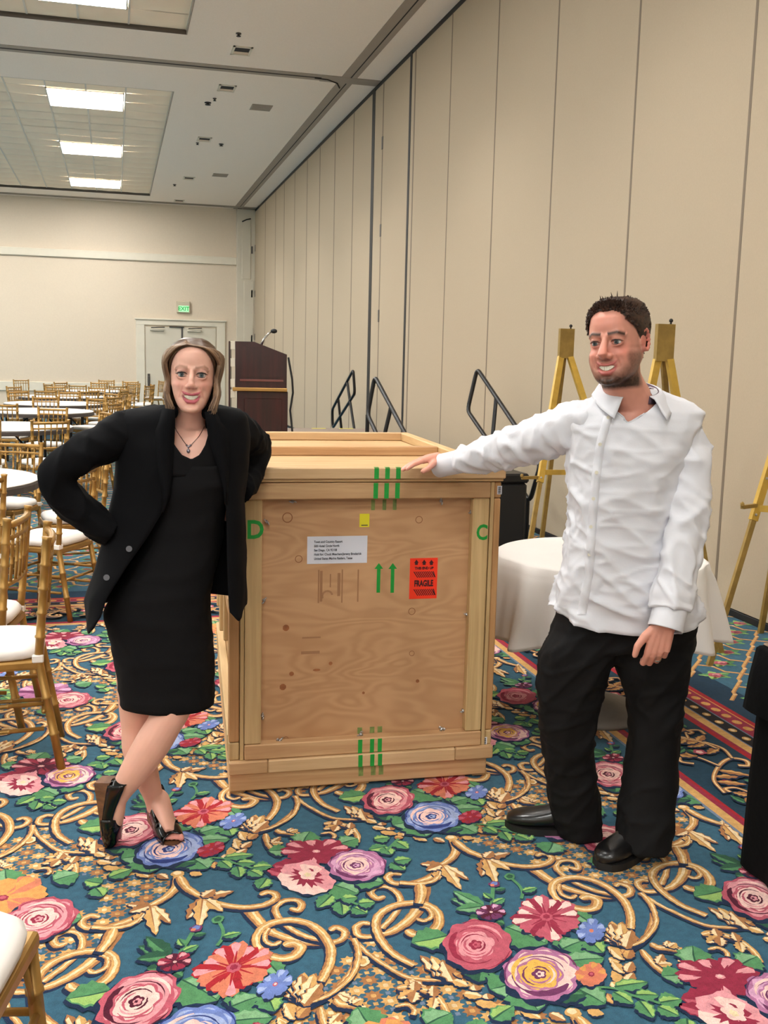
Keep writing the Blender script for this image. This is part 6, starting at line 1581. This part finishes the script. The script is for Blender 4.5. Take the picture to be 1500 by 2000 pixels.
# bobbed light brown hair, parted near the middle
hb = MB(); rnd = random.Random(9); LK = hb.b.verts.layers.float_color.new('lock')
def skullp(a, z, g):
    w_, yf, yb = interp(HEAD_F, z); w_ += g; yf -= g; yb += g; ym = yf * .35 + yb * .65 if z > -.03 else (yf + yb) / 2
    c, s = math.sin(a), -math.cos(a); q = (abs(c) ** 2.25 + abs(s) ** 2.25) ** (-1 / 2.25); return Vector((w_ * q * c, ym + (yb - ym if s > 0 else ym - yf) * q * s, z))
rows = []
def linew(a): return interp([(0, .088), (.3, .086), (.6, .074), (.85, .052), (1.05, .020), (1.25, -.02), (1.5, -.085), (2.2, -.11), (3.2, -.115)], abs(a))[0]
for i in range(22):
    row = []
    for k in range(56):
        a = -PI + 2 * PI * k / 56; zl = linew(a); z = zl + (.1125 - zl) * (i / 21) ** .8; row.append(TW(skullp(a, z, .005 + .003 * min(1, i / 3)) + Vector((0, 0, .004 * (i > 16)))))
    rows.append(row)
ringloft(hb, rows, (False, True))
for v_ in hb.b.verts: v_[LK] = (*srgb(84, 62, 44), 1)
for q in range(760):
    s = 1 if q % 2 else -1; f = rnd.random(); a0 = (.25 + 2.75 * f) * s
    yroot = -.078 + .13 * f; part = -.014 - .006 * rnd.random()
    root = Vector((part + s * .0, yroot, interp([(-.085, .088), (-.05, .105), (0, .1165), (.06, .112)], yroot)[0]))
    g = .006 + .008 * rnd.random(); aa = s * max(1.12, abs(a0))
    mid = skullp(s * interp([(0, .62), (1, 2.4)], f)[0], .080 - .01 * f, g + .003); m2 = skullp(aa * .96, .035, g + .010)
    m3 = skullp(aa, -.02, g + .003); m4 = skullp(aa, -.06, g + .006 + .006 * rnd.random()); m4.x *= 1.03
    ze = -.098 - .022 * rnd.random() + .012 * (abs(a0) > 2); e = m4 + Vector((-s * (.004 + .016 * rnd.random()) + .004 * rnd.uniform(-1, 1), -.010 * (abs(a0) < 1.8) + .006 * rnd.uniform(-1, 1), ze + .06))
    if s < 0 and abs(a0) < 1.45: m3.y += .014; m4.y += .022; e.y += .022
    P = smooth_path([(root, .0018), (mid, .0030), (m2, .0038), (m3, .0040), (m4, .0036), (e, .0008)], 4)
    n0 = len(hb.b.verts); hb.tube([TW(p[0]) for p in P], [p[1] for p in P], 5, False); hb.b.verts.ensure_lookup_table()
    tone = rnd.random(); c_ = [u_ + (w2 - u_) * tone for u_, w2 in zip(srgb(82, 60, 44), srgb(150, 120, 92))]
    for v_ in hb.b.verts[n0:]: v_[LK] = (*c_, 1)
M_hairw, nt, p = new_mat('hair_light_brown'); a_ = nt.nodes.new('ShaderNodeAttribute'); a_.attribute_name = 'lock'; nt.links.new(a_.outputs['Color'], p.inputs['Base Color']); p.inputs['Roughness'].default_value = .4; p.inputs['Specular IOR Level'].default_value = .4
hb.build('hair', M_hairw, wom, True)
M_silver = mat('silver', srgb(200, 196, 196), .2, metal=1); M_pearl = mat('pearl', srgb(222, 214, 206), .25)
for s in (-1, 1): MB().ball(TW((s * .081, .002, -.042)), .0062, 2).build('earring', M_pearl, wom, True)
# dress ------------------------------------------------------------
M_dress = mat('dress_black', srgb(13, 12, 14), .85, bump=.12, bscale=240, bdist=.002, spec=.2)
b = MB()
DT = [(904, 308, 450, 3.298, .110), (940, 300, 452, 3.298, .118), (1000, 300, 440, 3.305, .108), (1050, 282, 434, 3.312, .108), (1110, 248, 422, 3.32, .118), (1160, 214, 411, 3.325, .13), (1200, 200, 411, 3.33, .138), (1250, 216, 416, 3.325, .138), (1310, 226, 419, 3.315, .132), (1372, 236, 419, 3.31, .126)]
rings = levels(DT, 72, 64)
def neckline(k, n):
    a = 2 * PI * k / n; fr = max(0, -math.sin(a)); return fr
for k in range(72): pass
ringloft(b, rings, (False, False)); dress_me = b.mesh('dress', True)
folds(dress_me, .006, [(stretch_frame(RIGHT + Vector((0, 0, .15)), 2.5, 14), .7), (stretch_frame(RIGHT * .5 + Vector((0, 0, 1)), 2, 9), .4)], 2)
dress = link('dress', dress_me, M_dress, wom); s_ = dress.modifiers.new('t', 'SOLIDIFY'); s_.thickness = .003
# ruched top with a round neck: bodice front rising to the straps
b = MB(); rows = []
for i in range(9):
    u = i / 8; row = []
    for k in range(40):
        f = k / 39 * 2 - 1; px = 374 + f * 80; top = interp([(-1, 836), (-.55, 845), (-.42, 868), (-.24, 888), (0, 897), (.2, 888), (.34, 868), (.44, 838), (1, 830)], f)[0]
        py = top + (930 - top) * u; Yd = 3.305 - .112 * math.sqrt(max(0, 1 - (f * .92) ** 2)) + .05 * (1 - u) * (py < 900) * 0
        row.append(at(px, py, Yd + .012 * (880 - py) / 50 if py < 880 else Yd))
    rows.append(row)
ringloft(b, rows, closed=False); o_ = b.build('bodice', M_dress, dress, True); s_ = o_.modifiers.new('t', 'SOLIDIFY'); s_.thickness = .004
for k in range(5):
    MB().tube([at(343 + 8 * q, 908 + k * 13 + 5 * math.sin(q * 1.3 + k), 3.205 - .010 * math.sin(q * .4)) for q in range(8)], [.002, .004, .005, .005, .005, .005, .004, .002], 6).build('ruche', M_dress, dress, True)
# necklace
cb = []
bvw = BVHTree.FromPolygons([v.co.copy() for v in body.vertices], [tuple(p.vertices) for p in body.polygons])
def chainpts(xy):
    out = []
    for px, py in xy:
        h, nn = hit(px, py, bvw)
        if h is not None: out.append(h + (Vector(CAMC) - h).normalized() * .0025)
    return out
MB().tube(chainpts([(341, 833), (346, 843), (352, 852), (358, 861), (364, 869)]), .0011, 6).tube(chainpts([(399, 833), (394, 843), (388, 853), (380, 862), (373, 869)]), .0011, 6).build('necklace', M_silver, wom)
pp = chainpts([(364, 869), (368, 873), (373, 869), (368, 881)])
if len(pp) == 4:
    MB().tube(pp[:3], .0035, 8).ball(pp[3], .006, 2, (1, 1, 1.25)).tube([pp[1], pp[3]], .0015, 6).build('pendant', mat('pendant_stone', srgb(150, 140, 150), .15, metal=.7), wom, True)
# jacket: open shell hanging from the shoulders ------------------------
M_jack = mat('jacket_black', srgb(9, 9, 12), .85, bump=.12, bscale=260, bdist=.002, spec=.15)
XLt = [(792, 300), (797, 262), (803, 238), (815, 222), (850, 222), (900, 224), (950, 222), (1000, 210), (1065, 198), (1115, 185), (1172, 166), (1238, 168)]
XRt = [(792, 430), (797, 460), (803, 474), (815, 484), (850, 490), (900, 488), (950, 480), (970, 477), (1096, 480), (1172, 482), (1215, 478)]
FLt = [(792, 343), (853, 340), (900, 336), (950, 331), (1000, 317), (1050, 288), (1100, 252), (1150, 220), (1172, 207), (1206, 196), (1238, 182)]
FRt = [(792, 398), (807, 401), (853, 407), (898, 423), (955, 438), (1000, 442), (1100, 444), (1150, 446), (1195, 449), (1215, 462)]
b = MB(); NA = 64; NT = 46; rows = []
for i in range(NT + 1):
    t = i / NT; row = []
    for k in range(NA + 1):
        f = k / NA                               # 0 front left edge .. 1 front right edge, round the back
        hem = interp([(0, 1206), (.06, 1228), (.14, 1238), (.24, 1200), (.4, 1165), (.6, 1158), (.76, 1170), (.9, 1206), (.96, 1214), (1, 1196)], f)[0]
        py = 792 + (hem - 792) * t
        xl, xr, fl0, fr0 = interp(XLt, py)[0], interp(XRt, py)[0], interp(FLt, py)[0], interp(FRt, py)[0]
        Yc = 3.335; dF = interp([(792, .05), (815, .10), (870, .125), (1000, .13), (1240, .14)], py)[0]; dB = interp([(792, .04), (830, .09), (1000, .10), (1240, .13)], py)[0]
        if py > 1050: dF += .02 * (py - 1050) / 150
        if f < .22:
            u = f / .22; px = fl0 + (xl - fl0) * math.sin(u * PI / 2); Y = Yc - dF * math.cos(u * PI / 2) ** .8
        elif f > .78:
            u = (1 - f) / .22; px = fr0 + (xr - fr0) * math.sin(u * PI / 2); Y = Yc - dF * math.cos(u * PI / 2) ** .8
        else:
            u = (f - .22) / .56; px = (xl + xr) / 2 - (xr - xl) / 2 * math.cos(u * PI); Y = Yc + dB * math.sin(u * PI)
        row.append(at(px, py, Y))
    rows.append(row)
ringloft(b, rows, closed=False); jk_me = b.mesh('jacket', True)
folds(jk_me, .008, [(stretch_frame(RIGHT * .4 + Vector((0, 0, 1)), 1.6, 9), .7), (stretch_frame(RIGHT + Vector((0, 0, .5)), 2, 8), .35)], 4)
jk = link('jacket', jk_me, M_jack, wom); s_ = jk.modifiers.new('t', 'SOLIDIFY'); s_.thickness = .005
b = MB()
limb(b, [(at(276, 836, 3.33), .058, .062), (at(244, 846, 3.32), .068, .068), (at(195, 869, 3.28), .064, .060), (at(148, 894, 3.26), .060, .056), (at(110, 922, 3.25), .054, .054), (at(114, 952, 3.255), .054, .054), (at(150, 990, 3.27), .056, .054), (at(192, 1024, 3.27), .054, .050), (at(222, 1042, 3.27), .048, .045)], 36, 7)
limb(b, [(at(440, 836, 3.35), .056, .062), (at(466, 846, 3.40), .066, .066), (at(486, 862, 3.49), .060, .062), (at(503, 877, 3.57), .052, .055), (at(500, 898, 3.515), .046, .048), (at(486, 928, 3.49), .050, .05), (at(472, 950, 3.42), .048, .048), (at(464, 960, 3.39), .045, .045)], 36, 7)
slw = fused('jacket_sleeves', b, .008, 4, .5)
folds(slw, .010, [(stretch_frame(RIGHT * .3 + Vector((0, .2, 1)), 3, 13), .8), (stretch_frame(RIGHT + Vector((0, 0, -.4)), 3, 15), .5)], 6)
link('sleeves', slw, M_jack, jk)
# lapels and collar
def lapel(xy_in, xy_out, Y, name):
    b = MB(); rows = [[at(*p, Y + dy) for p, dy in zip((i_, ((i_[0] + o_[0]) / 2, (i_[1] + o_[1]) / 2), o_), (-.006, -.014, .0))] for i_, o_ in zip(xy_in, xy_out)]
    ringloft(b, rows, closed=False); o_ = b.build(name, M_jack, jk, True); s_ = o_.modifiers.new('t', 'SOLIDIFY'); s_.thickness = .004
lapel([(341, 800), (341, 830), (340, 860), (338, 890), (335, 930), (330, 970), (318, 1000)], [(318, 797), (312, 822), (304, 842), (306, 880), (312, 930), (318, 970), (317, 1001)], 3.205, 'lapel')
lapel([(400, 805), (404, 830), (407, 855), (416, 885), (428, 920), (437, 955), (441, 985)], [(420, 800), (430, 824), (446, 842), (448, 880), (446, 920), (444, 955), (442, 986)], 3.205, 'lapel')
MB().tube([at(341, 806, 3.24), at(333, 797, 3.29), at(340, 792, 3.36), at(370, 790, 3.39), at(402, 793, 3.37), at(409, 799, 3.30), at(401, 808, 3.24)], [(.012, .018)] * 7, 12).build('collar', M_jack, jk, True)
M_jbtn = mat('jacket_button', srgb(92, 92, 98), .35)
bvj = BVHTree.FromPolygons([v.co.copy() for v in jk_me.vertices], [tuple(p.vertices) for p in jk_me.polygons])
for px, py in ((252, 1072), (208, 1128)):
    h, nn = hit(px, py, bvj)
    if h is not None:
        d = (Vector(CAMC) - h).normalized(); MB().tube([h + d * .002, h + d * .008], .0095, 14).build('button', M_jbtn, jk)
# patent peep-toe wedges
M_patent = mat('patent_black', srgb(6, 6, 7), .16, spec=.45); M_wedge = mat('wedge_cork', srgb(122, 82, 52), .6, rgb2=srgb(84, 52, 32), vscale=6, stretch=(3, 3, 14))
def wedge(M_, ln, hh):
    """x from heel to toe, z up from the ground plane of the shoe"""
    def topz(u): return hh * (1 - u / .62) ** 1.2 if u < .62 else 0.0
    def wid(u): return interp([(0, .028), (.08, .033), (.3, .033), (.5, .035), (.7, .041), (.82, .040), (.93, .031), (1.0, .012)], u)[0]
    us = [0, .04, .1, .2, .3, .4, .5, .6, .7, .8, .88, .94, .98, 1.0]
    b = MB(); R = []
    for u in us:
        z1 = topz(u) + .012; w_ = wid(u); R.append([M_ @ Vector((u * ln, y * w_ * q, z)) for y, z, q in ((-1, .0, .92), (1, .0, .92), (1, z1, 1), (-1, z1, 1))])
    ringloft(b, R); w_o = b.build('wedge_sole', M_wedge, None)
    b = MB(); plan = []
    for u in (.66, .6, .52, .44, .36, .28, .2, .13, .07, .03): plan.append((u, u * ln, wid(u) + .002))
    plan += [(.012, .004, wid(.02) * .72), (.004, -.001, wid(.02) * .36), (0, -.003, 0)]
    plan = [(u, x, y) for u, x, y in plan] + [(u, x, -y) for u, x, y in plan[-2::-1]]
    hs = [(0, .060), (.1, .059), (.25, .050), (.4, .040), (.52, .036), (.6, .040), (.66, .046)]
    rows = []
    for v_ in (0, .35, .7, 1.0):
        rows.append([M_ @ Vector((x + (.004 * v_ if u < .03 else 0), y * (1 - .16 * v_ ** 2), topz(u) + .008 + interp(hs, u)[0] * v_)) for u, x, y in plan])
    ringloft(b, rows, closed=False)
    rows = []
    for u in (.60, .64, .68, .73, .78, .83, .87, .90):
        w_ = wid(u) + .0025; h_ = interp([(.6, .050), (.68, .048), (.8, .040), (.9, .031)], u)[0]; base = topz(u) + .008; row = []
        for k in range(19):
            t = PI * k / 18; row.append(M_ @ Vector((u * ln + (.014 * abs(math.cos(t)) if u > .85 else 0) - (.018 * abs(math.cos(t)) if u < .65 else 0), w_ * math.cos(t), base + h_ * max(0, math.sin(t)) ** .6)))
        rows.append(row)
    ringloft(b, rows, closed=False)
    up = b.build('shoe', M_patent, wom, True); s_ = up.modifiers.new('t', 'SOLIDIFY'); s_.thickness = .0025
    w_o.parent = up; return up
wedge(MA, .232, .060); wedge(MBf, .235, .044)
